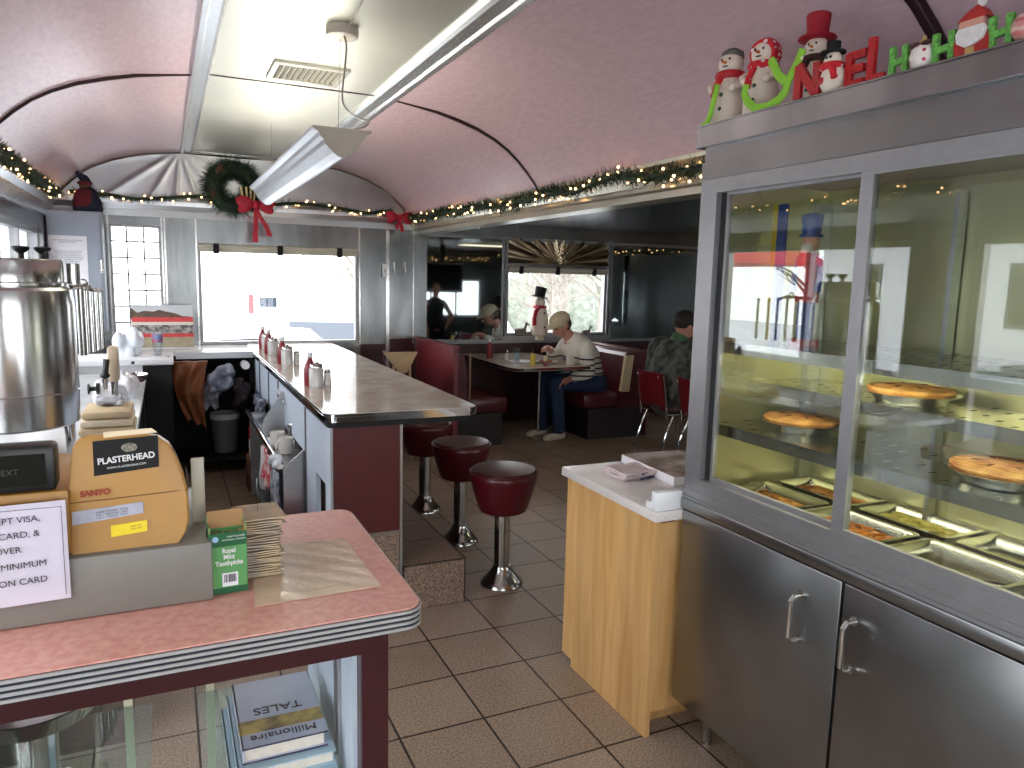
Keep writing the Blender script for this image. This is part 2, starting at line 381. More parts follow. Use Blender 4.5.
def chain(b, pts, rs, n=14):
    for i in range(len(pts)-1): caps(b, pts[i], pts[i+1], rs[i], rs[i+1], n)
    return b

# ================================================================== SETTING
XL, XR, YB, YF = -0.75, 2.05, 6.5, -1.2
ZC = 2.45
# annex
AX, AYB, AYF, AZ = 6.2, 7.2, 0.2, 2.08
b = B().box(XL-.1, XR+.1, YF-.1, YB, -.06, 0).box(XR+.1, AX+.1, AYF-.1, AYB+.1, -.06, 0).box(XR, XR+.1, YB, AYB+.1, -.06, 0)
struct('floor', b, TILE)
# pink vault: profile from the centre strip to the cornice
PR = [(1.15, 2.45), (1.25, 2.437), (1.38, 2.42), (1.50, 2.392), (1.62, 2.355), (1.72, 2.31), (1.80, 2.262), (1.87, 2.205), (1.93, 2.145), (1.98, 2.085), (2.00, 2.055)]
PL = [(1.30-x, z) for x, z in PR]
def vault(prof, side):
    bb = B(); th = .03
    out = [(x+side*th, z+th) for x, z in prof]
    poly = prof+out[::-1]
    bb.prism(poly, YF, YB, 'Y'); return bb
struct('ceiling', vault(PR, 1), PINK, True)
struct('ceiling', vault(PL, -1), PINK, True)
struct('ceiling', B().box(.235, 1.02, YF, YB, ZC+.012, ZC+.05), CEILMET)
# stepped long trims on both sides of the centre strip
def ltrim(x0, x1, flip):
    w = x1-x0
    p = [(x0, ZC+.014), (x0, ZC-.004), (x0+w*.12, ZC-.012), (x0+w*.2, ZC-.004), (x0+w*.62, ZC-.004), (x0+w*.7, ZC-.014), (x0+w*.92, ZC-.014), (x1, ZC-.004), (x1, ZC+.014)]
    if flip: p = [(x0+x1-x, z) for x, z in p]
    return B().prism(p, YF, YB, 'Y')
struct('trim_1', ltrim(.15, .235, True), TRIMMET)
struct('trim_2', ltrim(1.02, 1.15, False), TRIMMET)
# cross seams of the vault and centre strip
n = 3
for yy in (1.41, 3.97):
    bb = B(); off = .006
    if yy < 2:
        for prof, sg in ((PR, -1), (PL, 1)):
            NP = len(prof)-1
            bb.grid(lambda u, v: (prof[round(v*NP)][0]+sg*.004, yy+(u-.5)*.046, prof[round(v*NP)][1]-.006), 2, NP, (0, 0, .005))
    for prof, sg in ((PR, -1), (PL, 1)):
        pts = [(x+sg*off*.3, yy, z-off*.6) for x, z in prof]; bb.tube(pts, [.004, .006, .011, .013, .012, .010, .009, .009, .008, .007, .006], 6)
    bb.box(.235, 1.02, yy-.004, yy+.004, ZC+.007, ZC+.013)
    struct('trim_%d' % n, bb, DARKSEAM, True); n += 1
# wall arch moulding at the back end
bb = B().tube([(x, YB-.008, z-.008) for x, z in PL[::-1]]+[(x, YB-.008, z-.008) for x, z in PR], .009, 6)
struct('trim_%d' % n, bb, CHROME_D, True); n += 1

# back wall -------------------------------------------------------
W1 = (.255, 1.54, .945, 1.735)     # big window
W2 = (-.365, -.01, 1.0, 1.875)     # grid window
bb = B()
T = .12
bb.box(XL-.1, W2[0], YB, YB+T, 0, 2.6).box(W2[0], W2[1], YB, YB+T, 0, W2[2]).box(W2[0], W2[1], YB, YB+T, W2[3], 2.6)
bb.box(W2[1], W1[0], YB, YB+T, 0, 2.6).box(W1[0], W1[1], YB, YB+T, 0, W1[2]).box(W1[0], W1[1], YB, YB+T, W1[3], 2.6).box(W1[1], XR+.12, YB, YB+T, 0, 2.6)
struct('wall_back', bb, STEEL_WALL)
# embossed sunburst in the lunette, real relief
def sunburst(cx, cz, R0, poly_in, y, name_mat, nrays, amp, x0, x1, z0, z1, nu=160, nv=44, ydir=-1):
    def fn(u, v):
        x = x0+(x1-x0)*u; z = z0+(z1-z0)*v; dx, dz = x-cx, z-cz; r = math.hypot(dx, dz); a = math.atan2(dz, dx)
        k = abs(math.sin(a*nrays/2)); d = amp*(1-k)*min(1, r/R0)
        return (x, y+ydir*d, z)
    return B().grid(fn, nu, nv)
def zlun(x):
    P = PL[::-1]+PR
    for (a, za), (c, zc) in zip(P, P[1:]):
        if a <= x <= c: return za+(zc-za)*(x-a)/(c-a)
    return 2.05
def lun(x0, x1, cx, nr, amp, nu):
    def fn(u, v):
        x = x0+(x1-x0)*u; zt = zlun(x)-.012; z = 2.07+(zt-2.07)*v
        dx, dz = x-cx, z-2.46; r = math.hypot(dx, dz); a = math.atan2(dz, dx); k = abs(math.sin(a*nr/2))
        return (x, YB-.006-amp*(1-k)**2*min(1, r/.15), z)
    return B().grid(fn, nu, 20, (0, .005, 0))
LUNM = mat('lunette_steel', (0.40, 0.39, 0.39, 1), 0.30, 1.0, noise=(5, .1), bump=(5, .2, .01))
struct('trim_%d' % n, lun(-.66, 1.96, .15, 15, .007, 240), LUNM, True); n += 1
# cornice shelf on the back wall
bb = B().prism([(YB, 1.94), (YB-.02, 1.94), (YB-.03, 1.99), (YB-.055, 2.03), (YB-.055, 2.062), (YB, 2.068)], XL, XR, 'X')
struct('trim_%d' % n, bb, TRIMMET); n += 1
# vertical wall battens and the maroon wainscot right of the counter
bb = B()
for x in (-.37, .0, .02, .245, 1.552, 1.80, 2.04):
    bb.box(x-.006, x+.006, YB-.010, YB-.0005, .93, 1.94)
bb.box(1.785, 1.815, YB-.018, YB-.0005, .5, 1.94)
struct('trim_%d' % n, bb, CHROME_D); n += 1
struct('trim_%d' % n, B().box(1.56, 1.782, YB-.008, YB-.0005, 0, .93).box(1.818, 2.05, YB-.008, YB-.0005, 0, .975), RED); n += 1
# windows
def window(idx, x0, x1, z0, z1, y, nx=0, nz=0, fm=None, w=.028, d=.06, mw=.010, shade=None):
    fm = fm or ALU
    bb = B().box(x0, x0+w, y, y+d, z0, z1).box(x1-w, x1, y, y+d, z0, z1).box(x0+w, x1-w, y, y+d, z0, z0+w).box(x0+w, x1-w, y, y+d, z1-w, z1)
    o = struct('window_%d' % idx, bb, fm)
    if nx or nz:
        mb = B()
        for i in range(1, nx): xx = x0+(x1-x0)*i/nx; mb.box(xx-mw/2, xx+mw/2, y+.015, y+.03, z0+w, z1-w)
        for j in range(1, nz): zz = z0+(z1-z0)*j/nz; mb.box(x0+w, x1-w, y+.014, y+.031, zz-mw/2, zz+mw/2)
        struct('muntins', mb, mat('grey_muntin', C(84, 88, 96), .6, noise=(10, .1)), False, o)
    struct('pane', B().box(x0+w, x1-w, y+.038, y+.042, z0+w, z1-w), GLASS, False, o)
    return o
window(1, *W1, YB+.01, w=.022)
window(2, *W2, YB+.01, 3, 7, w=.016, mw=.011)

# left wall -------------------------------------------------------
def wall_with_openings(axis, a, t, lo, hi, z1, openings):
    """axis 'X': wall in plane x=a..a+t spanning y; 'Y': plane y=a..a+t spanning x"""
    bb = B()
    def seg(p, q, za, zb):
        if q-p < 1e-4 or zb-za < 1e-4: return
        if axis == 'X': bb.box(a, a+t, p, q, za, zb)
        else: bb.box(p, q, a, a+t, za, zb)
    cur = lo
    for (p, q, za, zb) in sorted(openings):
        seg(cur, p, 0, z1); seg(p, q, 0, za); seg(p, q, zb, z1); cur = q
    seg(cur, hi, 0, z1)
    return bb
LO = [(-.8, .55, .35, 1.8), (.75, 2.5, .35, 1.8), (2.85, 4.45, 1.02, 1.8), (4.6, 6.15, 1.02, 1.8)]
struct('wall_left', wall_with_openings('X', XL-.1, .1, YF, YB, 2.1, LO), STEEL_WALL)
def window_x(idx, y0, y1, z0, z1, x, nx, w=.035, d=.05, rail=None):
    bb = B().box(x, x+d, y0, y0+w, z0, z1).box(x, x+d, y1-w, y1, z0, z1).box(x, x+d, y0+w, y1-w, z0, z0+w).box(x, x+d, y0+w, y1-w, z1-w, z1)
    for i in range(1, nx): yy = y0+(y1-y0)*i/nx; bb.box(x, x+d, yy-w/2, yy+w/2, z0+w, z1-w)
    if rail: bb.box(x+.002, x+d-.002, y0+w, y1-w, rail-.03, rail+.03)
    o = struct('window_%d' % idx, bb, ALU)
    struct('pane', B().box(x+d/2-.002, x+d/2+.002, y0+w, y1-w, z0+w, z1-w), GLASS, False, o)
window_x(3, *LO[0], XL-.08, 2, rail=1.0); window_x(4, *LO[1], XL-.08, 2, rail=1.05); window_x(5, *LO[2], XL-.08, 2); window_x(6, *LO[3], XL-.08, 2)
bb = B().prism([(XL, 1.9), (XL+.02, 1.9), (XL+.03, 1.98), (XL+.055, 2.02), (XL+.055, 2.05), (XL, 2.06)], YF, YB-.055, 'Y')
struct('trim_%d' % n, bb, TRIMMET); n += 1
# right wall beside the case, the header above the opening to the dining side
struct('wall_right', B().box(XR+.0, XR+.1, YF, 1.98, 0, 2.09), STEEL_WALL)
bb = B().prism([(XR+.12, 1.905), (XR-.005, 1.905), (XR-.005, 1.935), (XR-.02, 1.945), (XR-.02, 1.962), (XR-.005, 1.972), (XR-.03, 2.03), (XR-.055, 2.045), (XR-.055, 2.062), (XR+.12, 2.09)], 1.98, YB, 'Y')
struct('trim_%d' % n, bb, mat('cornice_cream_metal', (0.62, 0.60, 0.50, 1), .3, .9, noise=(4, .1))); n += 1
struct('wall_front', wall_with_openings('Y', YF-.1, .1, XL-.1, XR+.1, 2.6, [(-.4, 1.8, .75, 1.95)]), STEEL_WALL)  # opening added in this unseen wall to let in fill light
def window_y(idx, x0, x1, z0, z1, y, nx, w=.035, d=.05):
    bb = B().box(x0, x0+w, y, y+d, z0, z1).box(x1-w, x1, y, y+d, z0, z1).box(x0+w, x1-w, y, y+d, z0, z0+w).box(x0+w, x1-w, y, y+d, z1-w, z1)
    for i in range(1, nx): xx = x0+(x1-x0)*i/nx; bb.box(xx-w/2, xx+w/2, y, y+d, z0+w, z1-w)
    o = struct('window_%d' % idx, bb, ALU)
    struct('pane', B().box(x0+w, x1-w, y+d/2-.002, y+d/2+.002, z0+w, z1-w), GLASS, False, o)
    return o
window_y(7, -.4, 1.8, .75, 1.95, YF-.08, 3)  # unseen window behind the camera, added for fill light
# ---- dining side
WA = (3.29, 4.53, .935, 1.64)
struct('wall_dining_back', wall_with_openings('Y', AYB, .12, XR, AX, 2.2, [WA]), STEEL_WALL)
struct('wall_dining_side', B().box(XR, XR+.1, YB+.12, AYB, 0, 2.2), STEEL_WALL)
AF = [(2.5, 3.9, .75, 1.5), (4.3, 5.9, .75, 1.5)]
struct('wall_dining_front', wall_with_openings('Y', AYF-.1, .1, XR+.1, AX, 2.2, AF), STEEL_WALL)
AS = [(1.2, 2.9, .9, 1.7), (3.6, 5.0, .9, 1.7)]
struct('wall_dining_right', wall_with_openings('X', AX, .1, AYF-.1, AYB+.12, 2.2, AS), STEEL_WALL)
window(8, *WA, AYB+.01, w=.025)
window_y(9, *AF[0], AYF-.08, 3); window_y(10, *AF[1], AYF-.08, 3)
window_x(11, *AS[0], AX+.02, 2); window_x(12, *AS[1], AX+.02, 2)
struct('ceiling', B().box(XR+.12, AX, AYF, AYB, AZ, AZ+.05).box(XR, XR+.12, YB+.12, AYB, AZ+.02, AZ+.06), mat('dining_ceiling_sheet', (0.40, 0.40, 0.42, 1), .22, 1.0, bump=(2, .2, .01)))
# mirrors and the sunburst panel over the window
struct('wall_mirror_left', B().box(2.2, 3.235, AYB-.012, AYB-.0006, .90, 1.93), MIRROR)
struct('wall_mirror_right', B().box(4.585, 6.19, AYB-.012, AYB-.0006, .90, 1.93), MIRROR)
GOLD = mat('sunburst_panel_steel', (0.60, 0.50, 0.34, 1), .20, 1.0, noise=(5, .1))
def sb(u, v):
    x = 3.29+1.24*u; z = 1.70+.26*v; cx, cz = 3.91, 1.70; dx, dz = x-cx, (z-cz)*1.3; r = math.hypot(dx, dz); a = math.atan2(dz, dx) if r > 1e-6 else 0
    k = abs(math.sin(a*11)); return (x, AYB-.008-.022*(1-k)*min(1, r/.12), z)
struct('trim_%d' % n, B().grid(sb, 150, 30, (0, .006, 0)), GOLD, True); n += 1
bb = B()
for x in (3.235, 3.282, 4.535, 4.58): bb.box(x-.008, x+.008, AYB-.022, AYB-.0005, .90, 1.97)
bb.box(3.24, 4.58, AYB-.03, AYB-.0005, .885, .925).box(2.17, 6.19, AYB-.028, AYB-.0005, .855, .885).box(2.17, 6.19, AYB-.02, AYB-.0005, 1.935, 1.965)
struct('trim_%d' % n, bb, ALU); n += 1
struct('trim_%d' % n, B().box(2.17, 6.19, AYB-.015, AYB-.0005, 0.0, .85), RED); n += 1
# ground outside
struct('ground', B().box(-30, 40, -30, 45, -.75, -.70), mat('snowy_asphalt', C(214, 218, 224), .9, noise=(.6, .25)))
# ================================================================== CASH DESK
FACE_Y = lambda x, y, z: frame_M((x, y, z), (1, 0, 0), (0, 0, 1))      # print facing the entrance side (-Y)
FACE_X = lambda x, y, z: frame_M((x, y, z), (0, -1, 0), (0, 0, 1))     # print facing -X
FACE_Z = lambda x, y, z, a=0: frame_M((x, y, z), (math.cos(a), math.sin(a), 0), (-math.sin(a), math.cos(a), 0))
def rrect(x0, x1, y0, y1, r, off=0, n=6):
    x0 -= off; x1 += off; y0 -= off; y1 += off; r += off; pts = []
    for cx, cy, a0 in ((x1-r, y1-r, 0), (x0+r, y1-r, PI/2), (x0+r, y0+r, PI), (x1-r, y0+r, 1.5*PI)):
        for i in range(n+1):
            a = a0+PI/2*i/n; pts.append((cx+r*math.cos(a), cy+r*math.sin(a)))
    return pts
desk = thing('display_counter', 'cash desk with salmon pink top, ribbed metal edge and a glass front', 'counter', (-.1, 1.55, 0))
DX0, DX1, DY0, DY1 = -.85, .412, 1.237, 1.862
build('countertop', B().prism(rrect(DX0, DX1, DY0, DY1, .035), .892, .931, 'Z'), DESKTOP, desk, False, 'salmon pink laminate top')
bb = B()
for k in range(4): bb.prism(rrect(DX0, DX1, DY0, DY1, .035, .0045), .8915+k*.0102, .8915+k*.0102+.0052, 'Z')
build('metal_edging', bb, mat('ribbed_alloy', (.60, .60, .61, 1), .34, .6, noise=(20, .08)), desk, False, 'ribbed bright metal edging')
build('edge_groove', B().prism(rrect(DX0, DX1, DY0, DY1, .035, .0018), .889, .928, 'Z'), mat('dark_groove', C(30, 32, 44), .4), desk, False, 'dark grooves between the ribs')
bb = B().box(.302, .352, 1.262, 1.312, 0, .889).box(.302, .352, 1.79, 1.84, 0, .889).box(-.85, .302, 1.262, 1.30, .845, .889).box(-.85, .302, 1.81, 1.84, .845, .889).box(.31, .35, 1.312, 1.79, .84, .889).box(-.85, .302, 1.262, 1.30, 0, .10).box(-.85, .302, 1.81, 1.84, 0, .06)
build('frame', bb, RED, desk, False, 'dark red frame')
build('side_panel', B().box(.294, .303, 1.30, 1.80, .06, .845), mat('pale_blue_lining', C(206, 220, 236), .4, noise=(5, .05)), desk, False, 'pale blue inner side panel')
build('glass_front', B().box(-.85, .300, 1.270, 1.276, .10, .845), GLASS, desk, False)
bb = B()
for x in (.055, -.12, -.42): bb.box(x, x+.018, 1.80, 1.815, .06, .845)
bb.box(-.85, .29, 1.80, 1.812, .06, .09)
build('rear_door_frame', bb, CREAM, desk, False, 'cream sliding door rails')
build('glass_shelf', B().box(.035, .292, 1.30, 1.79, .535, .541), glass_mat('shelf_glass', (.75, .90, .90, 1), 0, 1.5), desk, False)
bb = B().box(.283, .293, 1.42, 1.424, .55, .84).box(.286, .293, 1.40, 1.404, .10, .84)
build('shelf_upright', bb, STEEL, desk, False)
# books on the shelf
def book(name, x0, x1, y0, y1, z0, z1, cover, label, group=None, rz=0):
    cx, cy = (x0+x1)/2, (y0+y1)/2; t = thing(name, label, 'book', (cx, cy, z0), group)
    bb = B().box(x0, x1, y0, y1, z0, z0+.003).box(x0, x1, y0, y1, z1-.003, z1).box(x0, x0+.003, y0, y1, z0, z1)
    build('cover', bb, cover, t, False)
    build('pages', B().box(x0+.003, x1-.006, y0+.006, y1-.006, z0+.003, z1-.003), mat('book_pages', C(226, 218, 204), .8, noise=(90, .1)), t, False, 'cream page block')
    return t
b1 = book('book', .102, .262, 1.385, 1.63, .600, .632, mat('pale_blue_jacket', C(196, 204, 224), .25, noise=(8, .1)), 'pale blue hardback with a gold and black band, upper book in the glass fronted desk')
build('band', B().box(.1005, .2635, 1.43, 1.475, .6322, .6328), mat('gold_photo_band', C(196, 168, 84), .4, noise=(22, .8), col2=C(40, 34, 30)), b1, False, 'gold and black picture band')
text('title', 'Millionaire', .03, TEXT, b1, frame_M((.182, 1.412, .6326), (-1, 0, 0), (0, -1, 0)))
text('title', 'TALES', .036, TEXT, b1, frame_M((.182, 1.505, .6326), (-1, 0, 0), (0, -1, 0)))
build('jacket_edge', B().box(.101, .263, 1.3838, 1.385, .629, .632).box(.101, .263, 1.3838, 1.385, .5998, .603), mat('navy_cloth', C(34, 36, 78), .6), b1, False, 'navy cover edge')
for k, (a, z0, z1, lb) in enumerate([(.0, .571, .5985, 'sky blue hardback lying under the one with the gold band'), (.012, .5415, .570, 'sky blue hardback at the bottom of the stack on the glass shelf')]):
    book('book', .092-a, .275, 1.365-a*2, 1.65, z0, z1, mat('sky_blue_jacket', C(168, 200, 216), .3, noise=(6, .1)), lb)
# dish form standing in for a chrome reflection in the desk glass
bb = B().lathe([(.0, .70), (.12, .705), (.125, .715), (.12, .722), (.03, .716), (.028, .69), (.035, .64), (.0, .63)], (-.25, 1.55, .0), 32)
t = thing('reflection_dish', 'chrome dish and stem standing in for a reflection in the desk glass', 'dish', (-.25, 1.55, .541))
build('dish', B().lathe([(.0, .69), (.10, .70), (.115, .735), (.111, .736), (.096, .708), (.0, .70)], (-.25, 1.55, 0), 32), CHROME, t)
build('stem', B().lathe([(.06, .5415), (.058, .55), (.034, .56), (.034, .69), (.02, .698)], (-.25, 1.55, 0), 24), CHROME_D, t)
build('glass_ledge', B().box(-.45, -.06, 1.32, 1.79, .535, .541), MATS['shelf_glass'], desk, False)

# mat on the desk
def mt(u, v):
    a = Vector((.128, 1.345, 0)).lerp(Vector((.362, 1.350, 0)), u); c = Vector((.150, 1.66, 0)).lerp(Vector((.354, 1.64, 0)), u); p = a.lerp(c, v)
    return (p.x, p.y, .9318+.0006*math.sin(u*19+v*7)*math.sin(v*23))
o = build('plastic_mat', B().grid(mt, 24, 30, (0, 0, .0009)), mat('crinkled_clear_mat', C(222, 196, 168), .14, noise=(14, .12), bump=(26, .5, .003), coat=.6), smooth=True)
tag(o, 'crinkled glossy tan mat taped flat on the pink desk top', 'mat')

# cash register -------------------------------------------------
cash = thing('cash_register', 'mustard yellow electronic till on its grey cash drawer', 'cash register', (-.18, 1.6, .931))
build('cash_drawer', B().box(-.55, .062, 1.405, 1.80, .932, 1.042, .004), GREYP, cash, True, 'flat grey drawer housing')
poly = [(-.162, 1.043), (.008, 1.043), (.020, 1.062), (.026, 1.085), (.026, 1.135), (.020, 1.170), (.010, 1.205), (-.002, 1.232), (-.018, 1.247), (-.036, 1.254), (-.130, 1.258), (-.144, 1.252), (-.153, 1.236), (-.158, 1.20), (-.162, 1.15)]
bb = B()
N = len(poly); cx = -.065
rings = [(1.425, .93, 0), (1.419, .985, 0), (1.424, 1.0, 0), (1.66, .97, -.05)]
vs = []
poly = [(x, 1.043+(z-1.043)*.945) for x, z in poly]
for k, (yy, s, dz) in enumerate([(1.421, .965, 0), (1.424, 1.0, 0), (1.50, .995, -.012), (1.62, .93, -.10)]):
    for (x, z) in poly:
        vs.append((cx+(x-cx)*s, yy+(z-1.043)*.10, 1.043+(z-1.043)*(s if s < 1 else 1)+dz*(z-1.043)/.215))
fs = [tuple(range(N-1, -1, -1)), tuple(range(3*N, 4*N))]+[(k*N+i, k*N+(i+1) % N, (k+1)*N+(i+1) % N, (k+1)*N+i) for k in range(3) for i in range(N)]
build('printer_housing', B().add(vs, fs), YELLOW, cash, True, 'rounded yellow printer cover')
build('housing_seam', B().tube([(-.160, 1.4225+.008, 1.132), (-.06, 1.4215+.008, 1.135), (.0262, 1.4235+.008, 1.138), (.0265, 1.60, 1.138)], .0009, 5), mat('brown_seam_line', C(110, 76, 30), .6), cash)  # thin brown line along the cover joint
build('keyboard_body', B().box(-.55, -.160, 1.424, 1.72, 1.043, 1.158, .006), YELLOW, cash, True, 'lower yellow body')
build('display', B().box(-.50, -.176, 1.418, 1.47, 1.160, 1.238, .008), BLACK, cash, True, 'glossy black display box')
build('display_window', B().box(-.46, -.19, 1.4165, 1.4182, 1.172, 1.225), mat('smoked_window', C(30, 30, 26), .12), cash, False)
text('display_print', 'TEXT', .014, mat('faint_display_print', C(52, 52, 44), .6), cash, FACE_Y(-.245, 1.4160, 1.196), .0002)
def slab(name, pts, th, m, parent, label=None):
    """thin sticker following the front cover: pts (x,z) corners"""
    f = lambda x, z: 1.4205+(z-1.043)*.10-.0006
    a, c, d, e = pts
    def fn(u, v):
        x0 = a[0]+(c[0]-a[0])*u; z0 = a[1]+(c[1]-a[1])*u; x1 = e[0]+(d[0]-e[0])*u; z1 = e[1]+(d[1]-e[1])*u
        x = x0+(x1-x0)*v; z = z0+(z1-z0)*v; return (x, f(x, z), z)
    return build(name, B().grid(fn, 4, 4, (0, -th, 0)), m, parent, False, label)
slab('sticker', [(-.122, 1.176), (-.020, 1.184), (-.020, 1.240), (-.122, 1.236)], .0006, BLACKM, cash, 'black rectangular sticker')
slab('worn_label', [(-.105, 1.2412), (-.020, 1.2452), (-.030, 1.2535), (-.105, 1.2508)], .0004, mat('peeled_cream_label', C(232, 214, 178), .6, noise=(40, .1)), cash, 'peeling cream label strip')
MS = frame_M((-.071, 1.4345, 1.203), (1, -.006, .075), (0, .1, 1)); text('sticker_print', 'PLASTERHEAD', .0150, mat('white_print', C(220, 220, 220), .7), cash, MS, .0003, bold=.0004, sx=.93)
text('sticker_print', 'WWW.PLASTERHEAD.COM', .0050, MATS['white_print'], cash, frame_M((-.071, 1.4330, 1.190), (1, -.006, .075), (0, .1, 1)), .0003)
build('sticker_emblem', B().ell((-.066, 1.436, 1.222), (.013, .0006, .008)), mat('emblem_grey', C(150, 146, 130), .8, noise=(200, .7)), cash, True, 'pale crest on the black sticker')
text('maker_print', 'SANYO', .0140, mat('maroon_print', C(150, 40, 30), .6), cash, frame_M((-.121, 1.4275, 1.147), (1, 0, .03), (0, .1, 1)), .0003, bold=.0005)
slab('label_strip', [(-.158, 1.094), (-.048, 1.104), (-.048, 1.124), (-.158, 1.117)], .0005, mat('bluish_label', C(176, 178, 192), .6, noise=(60, .2)), cash, 'bluish grey label strip')
for k, z in enumerate((1.114, 1.109, 1.104)): text('label_print', 'TAX 1   SUBTOTAL   CASH' if k % 2 else 'CHECK   CHARGE   TOTAL', .0042, TEXT, cash, frame_M((-.097, 1.4255, z), (1, 0, .075), (0, .1, 1)), .0002)
slab('yellow_label', [(-.100, 1.067), (-.043, 1.071), (-.043, 1.091), (-.100, 1.087)], .0006, mat('bright_yellow_label', C(232, 206, 20), .5, noise=(60, .04)), cash, 'bright yellow label')
for z in (1.082, 1.077): text('label_print', 'CAUTION  KEEP DRY', .0042, TEXT, cash, frame_M((-.071, 1.4212+(z-1.06)*.1, z), (1, 0, .07), (0, .1, 1)), .0002)
for x in (-.14, -.03): build('foot', B().box(x-.006, x+.006, 1.432, 1.445, 1.0425, 1.048), BLACK, cash, False)
o = build('acrylic_plate', B().box(.034, .058, 1.53, 1.536, 1.0425, 1.172, .002), mat('frosted_acrylic', C(214, 208, 186), .3, noise=(10, .05), trans=.2), None)
tag(o, 'narrow frosted acrylic plate standing at the right of the yellow till', 'plate')
# taped paper sign
sg = thing('payment_sign', 'white printed card sign in a plastic sleeve taped to the front of the till', 'sign', (-.30, 1.40, .96))
SGX1 = -.163
def sgp(u, v): return (-.46+(SGX1+.46)*u, 1.4005-.010*v+.006*math.sin(u*3)+(.006*u*(1-v)), .958+.192*v+.004*u*(1-v))
build('paper', B().grid(lambda u, v: (-.46+(SGX1+.46)*u, 1.399+.0012*math.sin(5*u)*v, .976+.172*v+.006*(u-1)), 12, 8, (0, .0008, 0)), WHITEP, sg)
build('sleeve', B().grid(lambda u, v: (-.465+(SGX1+.470)*u, 1.3968, .972+.180*v+.006*(u-1)), 4, 4, (0, .0006, 0)), glass_mat('plastic_sleeve', (.97, .96, .98, 1), .12, 1.2), sg)
for txt, xr, z in (('ACCEPT VISA,', -.200, 1.1215), ('MASTERCARD, &', -.202, 1.0960), ('DISCOVER', -.229, 1.0705), ('$10.00 MINIMUM', -.1945, 1.0440), ('ON CARD', -.1945, 1.0160)):
    text('sign_print', txt, .0150, TEXT, sg, frame_M((xr, 1.3962, z), (1, 0, .028), (0, 0, 1)), .0002, 'RIGHT', sx=1.0)
build('border_line', B().box(-.170, -.1692, 1.3960, 1.3966, .985, 1.138).box(-.46, -.169, 1.3960, 1.3966, 1.1375, 1.1382), TEXT, sg, False)

# toothpick box
tb = thing('toothpick_box', 'green and white upright cardboard box of toothpicks beside the till', 'box', (.09, 1.44, .932))
TM = Matrix.Translation((.0905, 1.425, .932)) @ Matrix.Rotation(math.radians(3), 4, 'Z')
def tbx(b_): return b_.xf(TM)
GRB = mat('green_carton', C(92, 158, 92), .4, noise=(4, .1)); GRD = mat('dark_green_carton', C(20, 92, 52), .4, noise=(4, .1)); CARD = mat('raw_cardboard', C(176, 136, 90), .8, noise=(30, .15))
bb = B().box(-.033, .033, 0, .0015, 0, .118).box(-.033, .033, .036, .0375, 0, .142).box(-.033, -.0315, .0015, .036, 0, .130).box(.0315, .033, .0015, .036, 0, .130).box(-.033, .033, .0015, .036, 0, .002)
build('carton', tbx(bb), GRB, tb, False, 'green printed carton')
build('carton_band', tbx(B().box(-.0333, .0333, -.0005, .0, .092, .118).box(-.0333, .0333, -.0005, .0, .0, .012).box(-.0336, -.0332, 0, .0375, .0, .118).box(.0332, .0336, 0, .0375, 0, .118)), GRD, tb, False, 'dark green bands')
build('open_flap', tbx(B().box(-.0315, .0315, .0345, .036, .118, .152).box(-.0315, -.030, .002, .0345, .095, .128).box(.030, .0315, .002, .0345, .095, .128)), CARD, tb, False, 'open brown flaps')
tp = B()
for i in range(60):
    x = random.uniform(-.028, .028); y = random.uniform(.004, .033); tp.cone((x, y, .05), (x+random.uniform(-.003, .003), y, .112+random.uniform(-.006, .006)), .0009, .0006, 5)
o = build('toothpicks', tbx(tp), mat('pale_wood', C(220, 186, 146), .7), tb, False); o['kind'] = 'stuff'
def tbm(x, z): return TM @ frame_M((x, -.0008, z), (1, 0, 0), (0, 0, 1))
WPR = MATS['white_print']
for s_, z in (('Royal', .083), ('Mint', .071), ('Toothpicks', .059)): text('carton_print', s_, .0125, WPR, tb, tbm(0.001, z), .0002, bold=.0004, sx=.86)
text('carton_print', 'MINT FLAVOR', .005, WPR, tb, tbm(.014, .110), .0002); text('carton_print', 'INDIVIDUALLY WRAPPED', .0036, WPR, tb, tbm(.010, .104), .0002)
build('carton_emblem', tbx(B().lathe([(.0055, -.0012), (.0055, -.0004)], (-.022, 0, .107), 16, 'Y')), mat('blue_badge', C(150, 190, 220), .5), tb, False, 'small round pale blue badge')
bb = B().box(-.012, .016, -.0012, -.0004, .014, .040)
build('barcode_label', tbx(bb), WHITEP, tb, False)
bb = B(); x = -.009
while x < .013:
    w = random.choice((.0006, .0011, .0016)); bb.box(x, x+w, -.0017, -.0012, .022, .037); x += w+random.choice((.0007, .0012))
build('barcode', tbx(bb), BLACKM, tb, False)
# receipts on a spike
rs = thing('receipt_spike', 'stack of tan guest checks skewered on a thin metal spike', 'receipts', (.155, 1.53, .932))
cr = B(); 
for k in range(26):
    z = .934+k*.0046; a = random.uniform(-.12, .12); w = .037+random.uniform(-.002, .003); h = .055; M = Matrix.Translation((.155+random.uniform(-.003, .003), 1.53, z)) @ Matrix.Rotation(a, 4, 'Z')
    if k >= 22: w += .006
    s0 = len(cr.v); cr.grid(lambda u, v: (-w+2*w*u, -h+2*h*v, .0010*math.sin(u*4+k)+.0008*math.cos(v*5+k*2)), 5, 3, (0, 0, .0022)); cr.xf(M, s0)
build('checks', cr, mat('tan_guest_checks', C(214, 190, 152), .8, noise=(18, .3), col2=C(170, 158, 148)), rs)
build('spike', B().cone((.155, 1.53, .932), (.155, 1.53, 1.125), .0013, .0005, 8), CHROME_D, rs)
build('base', B().lathe([(.04, .9318), (.04, .9335), (.0, .9336)], (.155, 1.53, 0), 20), CHROME_D, rs)

